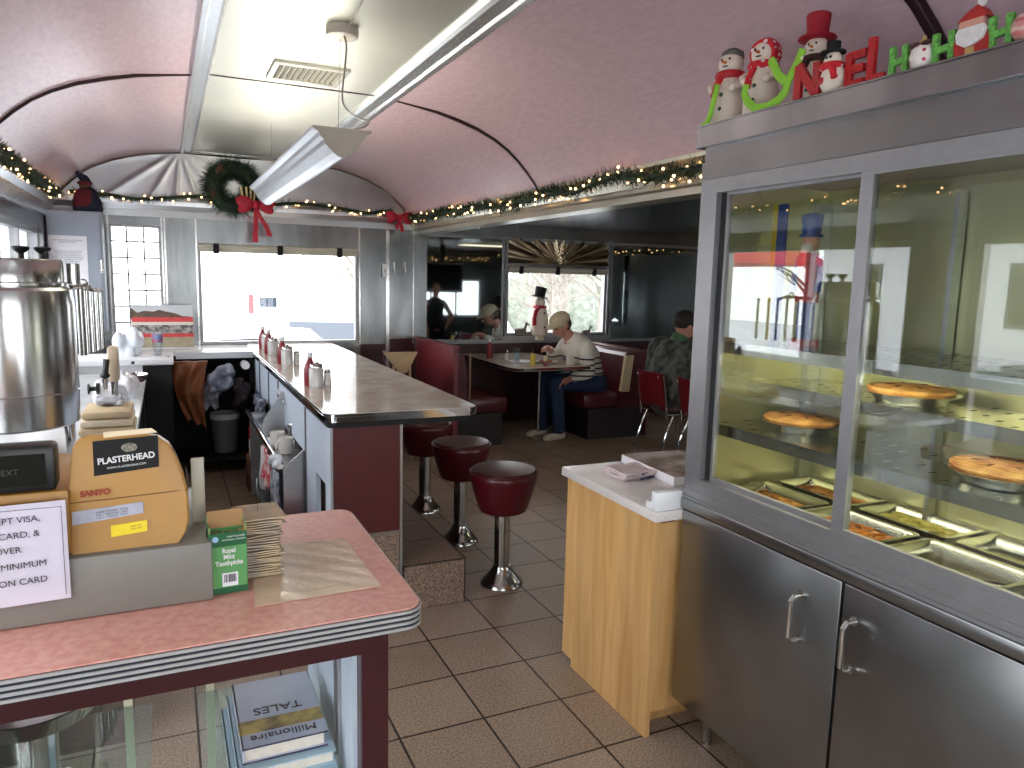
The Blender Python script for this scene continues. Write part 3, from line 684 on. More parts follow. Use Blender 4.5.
# ================================================================== PIE CASE
pc = thing('display_case', 'tall stainless pie display case with sliding glass doors', 'display case', (1.78, 1.15, 0))
CY0, CY1 = .42, 1.868
CX0, CX1 = 1.50, 2.03
bb = B().box(1.518, CX1, CY0, CY1, .148, .84)
build('cabinet', bb, STEEL_H, pc, False, 'brushed steel lower cabinet')
build('ledge', B().box(1.492, 1.53, CY0, CY1+.004, .812, .846, .004), STEEL_H, pc, True)
def cdoor(y0, y1, hy, hflip):
    d = build('door', B().box(1.498, 1.5175, y0, y1, .152, .806, .003), STEEL_H, pc, True, 'brushed steel cabinet door')
    pts = [(1.498, hy, .600), (1.470, hy, .600), (1.460, hy, .612), (1.460, hy, .712), (1.470, hy, .724), (1.498, hy, .724)]
    build('handle', B().tube(pts, [.006, .006, .0075, .0075, .006, .006], 10).lathe([(.012, 1.494), (.010, 1.498)], (0, hy, .600), 14, 'X').lathe([(.012, 1.494), (.010, 1.498)], (0, hy, .724), 14, 'X'), CHROME_D, d, True, 'arched chrome pull')
cdoor(1.237, CY1-.002, 1.357, 0); cdoor(.58, 1.228, 1.190, 1); build('filler_panel', B().box(1.500, 1.5175, CY0, .575, .152, .806), STEEL_H, pc, False)
for (x, y) in ((1.60, 1.80), (1.60, .55), (1.98, 1.80), (1.98, .55)):
    build('leg', B().lathe([(.022, .148), (.020, .05), (.016, .04), (.018, .0), (.0, .0)], (x, y, 0), 16), CHROME_D, pc)
# upper frame
bb = B().box(1.50, 1.535, 1.796, CY1, .846, 1.842).box(1.50, 1.535, CY0, 1.796, .846, .922).box(1.50, 1.535, CY0, 1.796, 1.800, 1.842)
bb.box(1.494, 1.50, CY0, CY1, .872, .880).box(1.494, 1.50, CY0, CY1, .852, .858)
build('front_frame', bb, ALU, pc, False, 'satin aluminium glazing frame')
build('dark_track', B().box(1.5205, 1.5215+.02, 1.775, 1.797, .92, 1.80), BLACK, pc, False)
bb = B().box(1.4985, CX1, CY0, CY1, 1.843, 1.893)
build('fascia', bb, STEEL_H, pc, False)
build('fascia_upper', B().box(1.506, CX1, CY0, CY1-.003, 1.893, 1.935), STEEL_H, pc, False)
build('cornice', B().box(1.484, CX1+.012, CY0-.01, CY1+.018, 1.935, 1.998, .003).box(1.484, 1.490, CY0-.01, CY1+.018, 1.998, 2.002), mat('case_cornice_steel', (.44, .44, .45, 1), .24, 1.0, noise=(2, .3), bump=(6, .2, .005), stretch=(1, 4, 1)), pc, False)
# interior shell
bb = B().box(CX1-.02, CX1, CY0, CY1, .84, 1.843).box(1.535, CX1-.02, CY1-.022, CY1, .84, 1.843).box(1.50, CX1-.02, CY0, CY0+.022, .84, 1.843)
build('shell', bb, CASEIN, pc, False, 'greenish steel interior walls')
build('shell_corner', B().box(1.95, CX1-.022, CY1-.045, CY1-.024, .86, 1.80).box(1.97, 2.005, 1.36, 1.375, .86, 1.80), STEEL, pc, False)
def gdoor(x, y0, y1, w0, w1, lb):
    z0, z1 = .905, 1.808
    f = build('sliding_door', B().box(x, x+.014, y0, y0+w0, z0, z1).box(x, x+.014, y1-w1, y1, z0, z1).box(x, x+.014, y0+w0, y1-w1, z0, z0+.030).box(x, x+.014, y0+w0, y1-w1, z1-.016, z1), ALU, pc, False, lb)
    build('pane', B().box(x+.005, x+.009, y0+w0-.003, y1-w1+.003, z0+.025, z1-.012), CASEGLASS, f, False)
gdoor(1.522, 1.262, 1.782, .03, .016, 'rear sliding glass door')
gdoor(1.502, .50, 1.288, .03, .036, 'front sliding glass door')
# shelves with punched oval holes
pm = bpy.data.materials.new('punched_shelf_steel'); pm.use_nodes = True; nt = pm.node_tree; nn = nt.nodes; ll = nt.links; pb = nn['Principled BSDF']
pb.inputs['Base Color'].default_value = (.62, .62, .56, 1); pb.inputs['Metallic'].default_value = 1; pb.inputs['Roughness'].default_value = .24
gg = nn.new('ShaderNodeNewGeometry'); sp = nn.new('ShaderNodeSeparateXYZ'); ll.new(gg.outputs['Position'], sp.inputs[0])
def mm(op, a, b_=None):
    k = nn.new('ShaderNodeMath'); k.operation = op
    for i, v in enumerate((a, b_)):
        if v is None: continue
        if isinstance(v, (int, float)): k.inputs[i].default_value = v
        else: ll.new(v, k.inputs[i])
    return k.outputs[0]
fy = mm('FRACT', mm('DIVIDE', sp.outputs['Y'], .062)); rowp = mm('MULTIPLY', mm('FLOOR', mm('DIVIDE', sp.outputs['Y'], .062)), .5)
fx = mm('FRACT', mm('ADD', mm('DIVIDE', sp.outputs['X'], .090), rowp))
dx_ = mm('MULTIPLY', mm('SUBTRACT', fx, .5), .090/.014); dy_ = mm('MULTIPLY', mm('SUBTRACT', fy, .5), .062/.0062)
dd = mm('ADD', mm('MULTIPLY', dx_, dx_), mm('MULTIPLY', dy_, dy_)); hole = mm('LESS_THAN', dd, 1.0)
edge = mm('GREATER_THAN', sp.outputs['X'], 1.60); hole = mm('MULTIPLY', hole, edge)
ll.new(mm('SUBTRACT', 1.0, hole), pb.inputs['Alpha'])
SH1, SH2 = 1.352, 1.092
def shelf(z, x0, lb):
    s_ = build('shelf', B().box(x0, CX1-.022, CY0+.024, CY1-.024, z-.003, z), pm, pc, False, lb)
    build('shelf_lip', B().box(x0-.003, x0+.002, CY0+.024, CY1-.026, z-.032, z+.002), PERF, s_, False)
    build('shelf_bracket', B().box(x0+.01, CX1-.03, CY1-.040, CY1-.024, z-.03, z-.004), STEEL, s_, False)
shelf(SH1, 1.575, 'upper punched steel shelf'); shelf(SH2, 1.575, 'middle punched steel shelf')
shelf(1.222, 1.72, 'short stepped steel shelf')
# fluorescent tube of the case, under the upper shelf at the back
lt = build('case_lamp', B().box(1.585, 1.612, .62, 1.76, 1.330, 1.347), WHITE, pc, False, 'white fluorescent batten')
build('lamp_tube', B().cone((1.605, .64, 1.324), (1.605, 1.74, 1.324), .006, .006, 12), emission('case_tube_light', (1, .96, .66, 1), 34.0), lt)
lt = build('case_lamp', B().box(1.585, 1.612, .62, 1.76, 1.070, 1.087), WHITE, pc, False, 'lower white fluorescent batten added to brighten the pans')  # second batten and tube, added to brighten the pans below
build('lamp_tube', B().cone((1.605, .64, 1.064), (1.605, 1.74, 1.064), .006, .006, 12), MATS['case_tube_light'], lt)
# base deck and the two rows of steel pans
build('deck', B().box(1.536, CX1-.022, CY0+.022, CY1-.024, .842, .850).box(1.806, 1.826, CY0+.03, CY1-.03, .850, .874).box(1.536, 1.556, CY0+.03, CY1-.03, .85, .874), PERF, pc, False)
def pan(x0, x1, y0, y1, lb, m=None, zt=.884, dp=.030):
    b_ = B(); r = .02
    def ring(off, z): return [(x, y, z) for x, y in rrect(x0+.004, x1-.004, y0+.004, y1-.004, r, off, 4)]
    R_ = [ring(.0, zt), ring(-.012, zt+.001), ring(-.016, zt-.003), ring(-.022, zt-dp), ring(-.032, zt-dp-.002)]
    vs = [p for q in R_ for p in q]; N_ = len(R_[0]); fs = [(k*N_+i, k*N_+(i+1) % N_, (k+1)*N_+(i+1) % N_, (k+1)*N_+i) for k in range(4) for i in range(N_)]+[tuple(range(4*N_, 5*N_))]
    b_.add(vs, fs); b_.add([(p[0], p[1], p[2]-.0015) for p in vs], [tuple(reversed(f)) for f in fs])
    o_ = build('steam_pan', b_, m or PERF); tag(o_, lb, 'pan', 'steel pans on the case deck'); return o_
def fill(x0, x1, y0, y1, z, m, name, lb, cat, kind_='lump', n_=90, seed=1):
    rnd = random.Random(seed); b_ = B().grid(lambda u, v: (x0+(x1-x0)*u, y0+(y1-y0)*v, z-.006+.003*math.sin(u*21+v*9)), 14, 14, (0, 0, -.008))
    for i in range(n_):
        x = rnd.uniform(x0+.014, x1-.014); y = rnd.uniform(y0+.014, y1-.014); a = rnd.uniform(0, PI)
        M = Matrix.Rotation(a, 3, 'Z') @ Matrix.Rotation(rnd.uniform(-.5, .5), 3, 'X')
        if kind_ == 'lump': b_.ell((x, y, z-.001), (rnd.uniform(.010, .018), .006, .0045), 8, M)
        else: b_.ell((x, y, z), (rnd.uniform(.012, .02), .004, .004), 7, M)
    o_ = build(name, b_, m); tag(o_, lb, cat, kind='stuff'); return o_
rows = [(1.540, 1.806), (1.828, 2.004)]
fy_ = [(1.545, 1.828), (1.245, 1.535), (.935, 1.235), (.63, .925)]
pan(*rows[0], *fy_[0], 'steel pan of browned slices at the left end of the pie case'); fill(rows[0][0]+.03, rows[0][1]-.03, fy_[0][0]+.03, fy_[0][1]-.03, .866, BAKED, 'baked_slices', 'browned baked slices in the pan at the left end of the case', 'food', seed=2)
pan(*rows[0], *fy_[1], 'steel pan of glossy orange brown slices behind the door post'); fill(rows[0][0]+.03, rows[0][1]-.03, fy_[1][0]+.03, fy_[1][1]-.03, .866, mat('glazed_orange_slices', C(206, 128, 50), .3, noise=(26, .5), col2=C(110, 44, 16)), 'glazed_slices', 'glossy orange brown slices in the front pan by the door post', 'food', seed=3)
pan(*rows[0], *fy_[2], 'empty steel pan in the front row with a shiny bare bottom', dp=.028)
pan(*rows[0], *fy_[3], 'dark empty pan in the front row at the right edge', BLACK, dp=.028)
by = [(1.50, 1.82), (1.20, 1.49), (.92, 1.19), (.64, .91)]
pan(*rows[1], *by[0], 'steel pan of pastries at the back left of the case'); fill(rows[1][0]+.028, rows[1][1]-.028, by[0][0]+.03, by[0][1]-.03, .868, BAKED, 'baked_slices', 'browned pastry slices in the rear pan nearest the left corner', 'food', seed=4)
pan(*rows[1], *by[1], 'steel pan of pale yellow slices in the rear row'); fill(rows[1][0]+.028, rows[1][1]-.028, by[1][0]+.03, by[1][1]-.03, .868, PALEF, 'yellow_slices', 'pale yellow curled slices in the rear pan', 'food', 'slice', seed=5)
pan(*rows[1], *by[2], 'empty steel pan in the rear row right of the yellow slices', dp=.028); pan(*rows[1], *by[3], 'empty steel pan at the right end of the rear row', dp=.028)
# pies
def pie(x, y, z, lb, tone):
    t = thing('pie', lb, 'pie', (x, y, z), 'whole pies on the case shelves')
    rnd = random.Random(int(x*999+y*77))
    build('foil_pan', B().lathe([(.085, .001), (.098, .020), (.118, .026), (.122, .029), (.117, .030), (.096, .024), (.083, .006), (.0, .005)], (x, y, z), 40, wob=lambda t_, k: .012*math.sin(t_*26) if k in (1, 2, 3) else 0), FOIL, t, True, 'crimped foil pie pan')
    build('crust', B().lathe([(.094, .022), (.106, .030), (.110, .036), (.104, .042), (.094, .040), (.085, .042), (.05, .047), (.02, .0485), (.0, .049)], (x, y, z), 48, wob=lambda t_, k: .022*math.sin(t_*19+k)+.01*math.sin(t_*7) if k < 5 else 0), tone, t, True, 'golden brown crust')
    for k in range(6):
        a = 2*PI*k/6; build('steam_slit', B().ell((x+.052*math.cos(a), y+.052*math.sin(a), z+.0475), (.016, .003, .0018), 8, Matrix.Rotation(a, 3, 'Z')), mat('dark_baked_slit', C(110, 58, 24), .8), t)
pie(1.756, 1.650, SH2+.001, 'browned pie in a foil pan behind the left glass door', CRUST)
pie(1.835, 1.350, 1.222+.001, 'golden pie on the short step shelf just right of the door post', mat('amber_crust', C(230, 176, 100), .65, noise=(22, .4), col2=C(190, 124, 60), bump=(60, .6, .004)))
pie(1.730, 1.020, SH2+.002, 'pie with a ragged brown crust at the right edge of the picture', mat('ragged_crust', C(226, 176, 112), .7, noise=(22, .5), col2=C(170, 106, 54), bump=(40, .8, .006)))
# nutcracker figures on the upper shelf, behind the left door
nk = thing('nutcracker', 'blue hatted nutcracker doll on the upper shelf behind the left glass door', 'figurine', (1.74, 1.65, SH1))
x, y, z = 1.74, 1.65, SH1+.001
BLU = mat('royal_blue_paint', C(34, 66, 150), .4, noise=(20, .1))
build('base', B().box(x-.03, x+.03, y-.03, y+.03, z, z+.02), REDBR, nk, False)
for s_ in (-1, 1): build('leg', B().cone((x, y+s_*.016, z+.02), (x, y+s_*.016, z+.14), .013, .014, 12), BLU, nk)
build('coat', B().lathe([(.034, .13), (.034, .15), (.028, .19), (.036, .25), (.030, .275), (.012, .28)], (x, y, z), 20), REDBR, nk)
for s_ in (-1, 1): build('arm', B().tube([(x, y+s_*.036, z+.265), (x-.004, y+s_*.048, z+.21), (x-.010, y+s_*.046, z+.16)], .010, 8), BLU, nk)
build('head', B().ell((x, y, z+.305), (.026, .026, .03)).ell((x-.027, y, z+.305), .006, 8), mat('painted_face', C(226, 168, 140), .5), nk)
build('beard', B().ell((x-.014, y, z+.285), (.016, .022, .026)), SNOWM, nk)
build('hat', B().lathe([(.034, .322), (.034, .328), (.027, .33), (.031, .385), (.0, .392)], (x, y, z), 20), BLU, nk)
o = build('striped_banner', B().m(0).box(1.745, 1.752, 1.795, 1.815, SH1+.001, 1.78).m(1).box(1.745, 1.752, 1.758, 1.795, SH1+.001, 1.78), [mat('golden_yellow', C(226, 196, 40), .5, noise=(20, .1)), BLU], None, False)
tag(o, 'upright yellow and blue striped board behind the left glass door', 'board')

# ---- Christmas figures on top of the case
ZT = 2.000
def eye(b_, c): b_.ell(c, .0035, 8)
def snowman(x, y, h, lb, scarf, hat, yaw):
    t = thing('plush_snowman', lb, 'snowman figure', (x, y, ZT)); k = h/.25; M = Matrix.Translation((x, y, ZT)) @ Matrix.Rotation(yaw, 4, 'Z') @ Matrix.Scale(k, 4)
    P = lambda nme, b_, m, l_=None: build(nme, b_.xf(M), m, t, True, l_)
    bb = B().lathe([(.040, .0), (.050, .008), (.052, .05), (.047, .09), (.036, .135), (.030, .15)], (0, 0, 0), 24); bb.ell((0, 0, .14), (.034, .036, .03)); bb.ell((0, 0, .188), (.035, .037, .036))
    organic('body', bb.xf(M), SNOWM, t, .0045, 4, 'cream felt body and head')
    for s_ in (-1, 1): P('arm', B().tube([(.0, s_*.036, .142), (-.022, s_*.048, .125), (-.040, s_*.034, .112)], [.013, .012, .010], 10).ell((-.042, s_*.033, .112), .012, 10), SNOWM)
    bb = B(); eye(bb, (-.032, -.012, .196)); eye(bb, (-.032, .012, .196)); bb.ell((-.0345, .0, .176), (.003, .010, .002), 8); P('eyes', bb, BLACK)
    P('nose', B().cone((-.030, 0, .187), (-.058, 0, .184), .005, .001, 8), mat('carrot_orange', C(220, 120, 50), .6))
    for q_ in ((-.0478, .095), (-.0518, .055)): P('button', B().ell((q_[0], 0, q_[1]), (.003, .006, .006), 8), mat('dark_green_button', C(30, 70, 52), .5))
    P('scarf', B().torus((0, 0, .155), .033, .0115, 22, 8).tube([(-.032, .01, .152), (-.046, .018, .12), (-.050, .022, .09)], [.010, .009, .010], 8), scarf)
    return t, P
t, P = snowman(1.600, 1.885, .262, 'plush snowman with a grey cap and thin red scarf, leftmost on the case top', REDBR, None, .35)
P('cap', B().lathe([(.034, .205), (.030, .222), (.014, .232), (.0, .233)], (.006, 0, 0), 20), mat('grey_knit', C(110, 106, 100), .8, noise=(60, .3)), 'grey knit cap')
t, P = snowman(1.600, 1.745, .255, 'plush snowman wearing a red dotted hood and scarf', REDDOT, None, .35)
P('hood', B().lathe([(.020, -.030), (.038, -.020), (.044, .0), (.040, .022), (.022, .038), (.0, .042)], (.0, 0, 0), 20, 'X').xf(Matrix.Translation((.006, 0, .19)) @ Matrix.Rotation(-.1, 4, 'Y')), REDDOT, 'red hood with white dots')
t, P = snowman(1.610, 1.560, .215, 'plush snowman in a tall red top hat, right of the hooded one', mat('dark_brown_scarf', C(70, 46, 38), .8, noise=(40, .3)), None, .35)
P('top_hat', B().lathe([(.052, .212), (.058, .216), (.054, .222), (.036, .222), (.033, .240), (.037, .285), (.034, .290), (.0, .292)], (.0, 0, 0), 24), mat('crimson_felt', C(160, 14, 34), .7, noise=(40, .15)), 'red top hat')
def flat_letter(nme, pts2, thick, x, m, lb, cat='letter', grp=None, hw=.011):
    """strokes: list of polylines in (y,z), built as flat bars of depth `thick` along X"""
    b_ = B()
    xo = 0
    for pl in pts2:
        for (a, c) in zip(pl, pl[1:]):
            xo += .0007
            d = Vector((c[0]-a[0], c[1]-a[1])); L_ = d.length; d.normalize(); nrm = Vector((-d[1], d[0]))*hw; e = d*hw*.55
            q = [(a[0]-e[0]+nrm[0], a[1]-e[1]+nrm[1]), (c[0]+e[0]+nrm[0], c[1]+e[1]+nrm[1]), (c[0]+e[0]-nrm[0], c[1]+e[1]-nrm[1]), (a[0]-e[0]-nrm[0], a[1]-e[1]-nrm[1])]
            b_.prism(q, x+xo, x+thick+xo, 'X')
    zmin = min(v[2] for v in b_.v)
    b_.v = [(v[0], v[1], v[2]-zmin+ZT+.0005) for v in b_.v]
    o_ = build(nme, b_, m, None, False); tag(o_, lb, cat, grp); return o_
def curve_letter(nme, pls, r, x, m, lb):
    b_ = B()
    for pl in pls: b_.tube([(x, p[0], p[1]) for p in pl], r, 10)
    b_.v = [(x+(v[0]-x)*.5, v[1], v[2]) for v in b_.v]; zmin = min(v[2] for v in b_.v); b_.v = [(v[0], v[1], v[2]-zmin+ZT+.0005) for v in b_.v]
    o_ = build(nme, b_, m); tag(o_, lb, 'letter'); return o_
curve_letter('letter_j', [[(1.845, 2.120), (1.853, 2.10), (1.862, 2.066), (1.872, 2.035), (1.885, 2.012), (1.905, 2.010)]], .0105, 1.520, LIMEDOT, 'lime green letter J leaning on the leftmost snowman')
curve_letter('letter_y', [[(1.510, 2.118), (1.527, 2.085), (1.553, 2.050), (1.563, 2.022), (1.586, 2.006), (1.626, 1.996), (1.669, 2.001), (1.703, 2.024), (1.718, 2.050), (1.712, 2.074)], [(1.622, 2.118), (1.606, 2.096), (1.590, 2.070), (1.558, 2.046)]], .0125, 1.512, LIMEDOT, 'large curly lime green letter Y with pale dots')
flat_letter('letter_n', [[(1.511, 2.00), (1.511, 2.075)], [(1.511, 2.075), (1.452, 2.0)], [(1.452, 2.0), (1.452, 2.07)]], .012, 1.500, GLITR, 'red glitter letter N left of the small snowman')
flat_letter('letter_e', [[(1.352, 2.0), (1.352, 2.066)], [(1.352, 2.0), (1.312, 2.0)], [(1.352, 2.034), (1.316, 2.034)], [(1.352, 2.066), (1.312, 2.066)]], .012, 1.500, GLITR, 'red glitter letter E right of the small snowman', hw=.009)
flat_letter('letter_l', [[(1.290, 2.0), (1.290, 2.088)], [(1.290, 2.0), (1.258, 2.0)]], .012, 1.500, GLITR, 'tall red glitter letter L at the end of the red word', hw=.009)
GRG = mat('green_glitter', C(112, 190, 84), .5, noise=(120, .5), bump=(200, .5))
for k, (y0, y1, lb) in enumerate([(1.232, 1.200, 'green glitter letter H left of the spotted round ornament'), (1.128, 1.092, 'green glitter letter H between round ornament and Santa'), (1.008, .974, 'green glitter letter H right of Santa')]):
    flat_letter('letter_h', [[(y0, 2.0), (y0+.002, 2.058)], [(y1, 2.0), (y1+.002, 2.056)], [(y0, 2.026), (y1, 2.030)]], .010, 1.500, GRG, lb, hw=.0065)
# small snowman ornament standing as the O
t = thing('snowman_ornament', 'small round snowman with a red striped scarf and black hat', 'ornament', (1.503, 1.402, ZT))
organic('body', B().ell((1.506, 1.402, 2.036), (.022, .036, .036), 16).ell((1.506, 1.404, 2.080), (.018, .024, .021), 14), SNOWM, t, .004, 3)
build('scarf', B().torus((1.505, 1.403, 2.064), .022, .009, 20, 8).tube([(1.486, 1.392, 2.064), (1.482, 1.380, 2.05), (1.482, 1.374, 2.03)], .008, 8), REDDOT, t)
build('hat', B().lathe([(.030, .0), (.030, .004), (.016, .005), (.017, .026), (.0, .027)], (1.506, 1.405, 2.096), 18), BLACKM, t)
bb = B(); eye(bb, (1.488, 1.396, 2.084)); eye(bb, (1.488, 1.408, 2.084)); build('eyes', bb, BLACK, t)
build('flower', B().ell((1.485, 1.418, 2.032), (.003, .009, .009), 8), REDBR, t, True, 'red flower patch')
t = thing('ball_ornament', 'white round ornament with red and pink dots and a gold cap', 'ornament', (1.510, 1.163, ZT))
build('ball', B().ell((1.512, 1.163, 2.0295), (.024, .029, .029), 18), dots_mat('white_pink_dots', C(232, 224, 216), C(190, 40, 80), 60, .3), t)
build('cap', B().lathe([(.010, .0), (.010, .006), (.004, .007), (.004, .016), (.0, .017)], (1.512, 1.163, 2.056), 14), mat('gold_cap', C(206, 176, 110), .3, .6), t)
build('bow', B().ell((1.500, 1.150, 2.054), (.006, .014, .006)).ell((1.500, 1.176, 2.054), (.006, .014, .006)), mat('brown_bow', C(60, 30, 26), .6), t)
t = thing('ball_ornament', 'red ball ornament with pale stripes at the right edge of the case top', 'ornament', (1.512, .950, ZT))
build('ball', B().ell((1.514, .945, 2.0305), .030, 18), mat('striped_red_ball', C(190, 24, 52), .25, noise=(14, .9), stretch=(1, 1, 4), col2=C(214, 190, 176), coat=.5), t)
build('cap', B().lathe([(.009, .0), (.009, .008), (.0, .009)], (1.514, .945, 2.058), 12), MATS['gold_cap'], t)
t = thing('santa_figure', 'flat Santa block with white beard, red hat and gold buckle', 'figurine', (1.510, 1.05, ZT))
build('body', B().prism([(1.082, 2.0005), (1.086, 2.034), (1.076, 2.052), (1.020, 2.052), (1.012, 2.030), (1.010, 2.0005)], 1.500, 1.520, 'X'), mat('santa_red', C(176, 40, 34), .7, noise=(30, .2)), t, False)
build('beard', B().prism([(1.080, 2.048), (1.076, 2.030), (1.058, 2.019), (1.040, 2.022), (1.022, 2.030), (1.016, 2.048), (1.022, 2.057), (1.074, 2.057)], 1.494, 1.500, 'X'), mat('beard_white', C(226, 222, 220), .8, noise=(60, .15)), t, False)
build('face', B().box(1.495, 1.505, 1.024, 1.074, 2.057, 2.071), mat('santa_skin', C(206, 150, 130), .7), t, False)
build('hat', B().prism([(1.080, 2.071), (1.018, 2.072), (1.028, 2.088), (1.040, 2.097), (1.062, 2.086)], 1.496, 1.518, 'X'), MATS['santa_red'], t, False)
build('pompom', B().ell((1.505, 1.036, 2.102), .0085, 10), MATS['beard_white'], t)
build('buckle', B().box(1.497, 1.500, 1.040, 1.058, 2.006, 2.018), MATS['gold_cap'], t, False)

# ================================================================== WOOD CABINET
wc = thing('wooden_cabinet', 'low birch plywood cabinet with a white worktop beside the pie case', 'cabinet', (1.73, 2.19, 0))
bb = B().prism([(1.902, 0), (2.41, 0), (2.41, .03), (2.482, .03), (2.482, .768), (1.902, .768)], 1.420, 1.440, 'X').box(1.44, 2.03, 1.905, 2.482, .085, .768).box(1.44, 2.03, 1.98, 2.40, 0, .085)
build('body', bb, WOOD, wc, False)
build('hinge_strip', B().box(1.441, 1.50, 1.9035, 1.905, .752, .764), mat('brown_metal', C(120, 80, 50), .5), wc, False)
build('worktop', B().box(1.398, 2.035, 1.872, 2.500, .768, .802, .004), QUARTZ, wc, True, 'white speckled worktop')
o = build('white_block', B().box(1.400, 1.52, 1.876, 1.905, .803, .866, .003).box(1.395, 1.402, 1.905, 1.925, .806, .830), WHITE, None); tag(o, 'small white plastic block on the near corner of the white worktop', 'block')
def fc(u, v):
    x = 1.50+.15*u; y = 2.22+.16*v+.02*math.sin(u*3); return (x, y, .812+.010*math.sin(u*7+v*3)*math.cos(v*5)+.008*math.sin(v*9))
t = thing('folded_cloth', 'crumpled pinkish white cloth folded on the white worktop', 'cloth', (1.57, 2.3, .803))
bb = B()
for k in range(4): bb.grid(lambda u, v, k=k: (1.50+.004*k+.155*u+.004*math.sin(v*8+k), 2.215+.15*v-.01*k*u+.03*u, .8055+k*.0062+.0025*math.sin(u*9+k*2)*math.cos(v*7)), 18, 18, (0, 0, .0055))
build('layers', bb, mat('pinkish_cloth', C(222, 206, 210), .9, noise=(24, .2), bump=(80, .3)), t)
build('navy_edge', B().tube([(1.572, 2.212, .808), (1.612, 2.222, .807), (1.655, 2.238, .808), (1.662, 2.262, .816), (1.655, 2.238, .825), (1.612, 2.222, .826), (1.580, 2.214, .826)], .0032, 6), mat('navy_stitching', C(44, 58, 96), .8), t, True, 'navy hemmed edge')
t = thing('flat_box', 'flat white box with a printed lid behind the folded cloth', 'box', (1.79, 2.33, .803)); M = Matrix.Translation((1.80, 2.30, .803)) @ Matrix.Rotation(-.05, 4, 'Z')
build('box_body', B().box(-.145, .16, -.20, .17, 0, .032).xf(M), WHITEP, t, False)
build('printed_lid', B().box(-.143, .158, -.198, .168, .032, .0335).xf(M), mat('printed_lid', C(206, 196, 196), .5, noise=(9, .6), col2=C(120, 104, 90)), t, False, 'lid with a faded picture')
# ================================================================== LUNCH COUNTER
lc = thing('lunch_counter', 'long lunch counter with beige laminate top, chrome edge and dark red end panel', 'counter', (.9, 4.8, 0))
TOPZ = .95
cpoly = rrect(.597, 1.287, 3.095, 6.49, .055)
def smooth_edge(off): 
    return [(x, y) for x, y in rrect(.597, 1.287, 3.095, 6.49, .055, off, 8)]
build('countertop', B().prism(smooth_edge(0), .914, TOPZ, 'Z'), COUNTER, lc, False, 'glossy beige laminate top')
bb = B()
for z0, z1, o_ in ((.912, .922, .004), (.9225, .936, .006), (.9365, .9475, .004)): bb.prism(smooth_edge(o_), z0, z1, 'Z')
build('chrome_edge', bb, CHROME, lc, False, 'banded chrome edge')
build('underside', B().prism(smooth_edge(-.012), .885, .912, 'Z'), BLACKM, lc, False, 'black board under the top')
bb = B().box(.632, .93, 3.150, 3.162, .39, .886).box(.918, .930, 3.162, 6.45, .222, .886)
build('end_panel', bb, mat('dark_red_panel', C(84, 20, 26), .4, noise=(30, .2)), lc, False, 'dark red panels')
build('steel_corner', B().box(.930, .942, 3.142, 3.166, .0, .886).box(.622, .632, 3.142, 3.16, 0, .886), STEEL, lc, False, 'steel corner strip')
TILEB = mat('speckled_tile_block', C(160, 136, 118), .45, noise=(110, .35), col2=C(96, 80, 70))
build('tiled_base', B().box(.640, .929, 3.152, 6.45, .0, .374), TILEB, lc, False, 'tiled plinth')
build('plinth_cap', B().box(.634, .930, 3.147, 3.30, .374, .389), mat('grey_cap_strip', C(120, 112, 104), .4), lc, False)
build('plinth_joint', B().box(.640, .929, 3.1505, 3.152, .186, .190).box(.7845, .7875, 3.1505, 3.152, .0, .187), MATS['dark_groove'], lc, False, 'dark tile joints')
# foot ledge
fl = thing('foot_ledge', 'tiled foot ledge running along the stool side of the counter', 'step', (1.1, 4.8, 0))
build('tiles', B().box(.946, 1.246, 3.134, 6.45, 0, .217), TILEB, fl, False, 'speckled tile block')
bb = B().box(.943, 1.249, 3.131, 3.1345, .212, .2195).box(1.2425, 1.2495, 3.131, 6.45, .0, .2195).box(.943, .949, 3.131, 3.1345, 0, .2195)
for k in range(1, 11): bb.box(.946, 1.246, 3.134+k*.305-.002, 3.134+k*.305+.002, .216, .2178)
build('edge_trim', bb, mat('dark_tile_edge', C(58, 48, 44), .5), fl, False, 'dark edging and joints')
# serving side: enamel end box with a niche, apron and dividers
bb = wall_with_openings('X', .604, .022, 3.148, 3.65, .886, [(3.17, 3.40, .40, .63)])
build('end_box', bb, BLUEW, lc, False, 'bluish white enamel end box with an open niche')
build('niche', B().box(.626, .70, 3.165, 3.405, .395, .40).box(.70, .71, 3.165, 3.405, .395, .635), mat('niche_lining', C(160, 166, 176), .5), lc, False)
build('apron', B().box(.606, .622, 3.66, 5.88, .655, .886), BLUEW, lc, False, 'white enamel apron panels')
for y in (3.655, 4.62, 5.08, 5.58, 5.88): build('divider', B().box(.600, .622, y-.012, y+.012, .0, .886), mat('dark_divider', C(92, 96, 108), .4, .4), lc, False, 'grey dividing posts')
build('inner_back', B().box(.86, .872, 3.66, 5.88, .374, .886), BLACKM, lc, False, 'dark inside of the counter')
build('apron_handle', B().tube([(.606, 4.30, .80), (.592, 4.30, .80), (.588, 4.30, .815), (.588, 4.52, .84), (.592, 4.54, .845), (.606, 4.54, .845)], .005, 8), CHROME_D, lc)
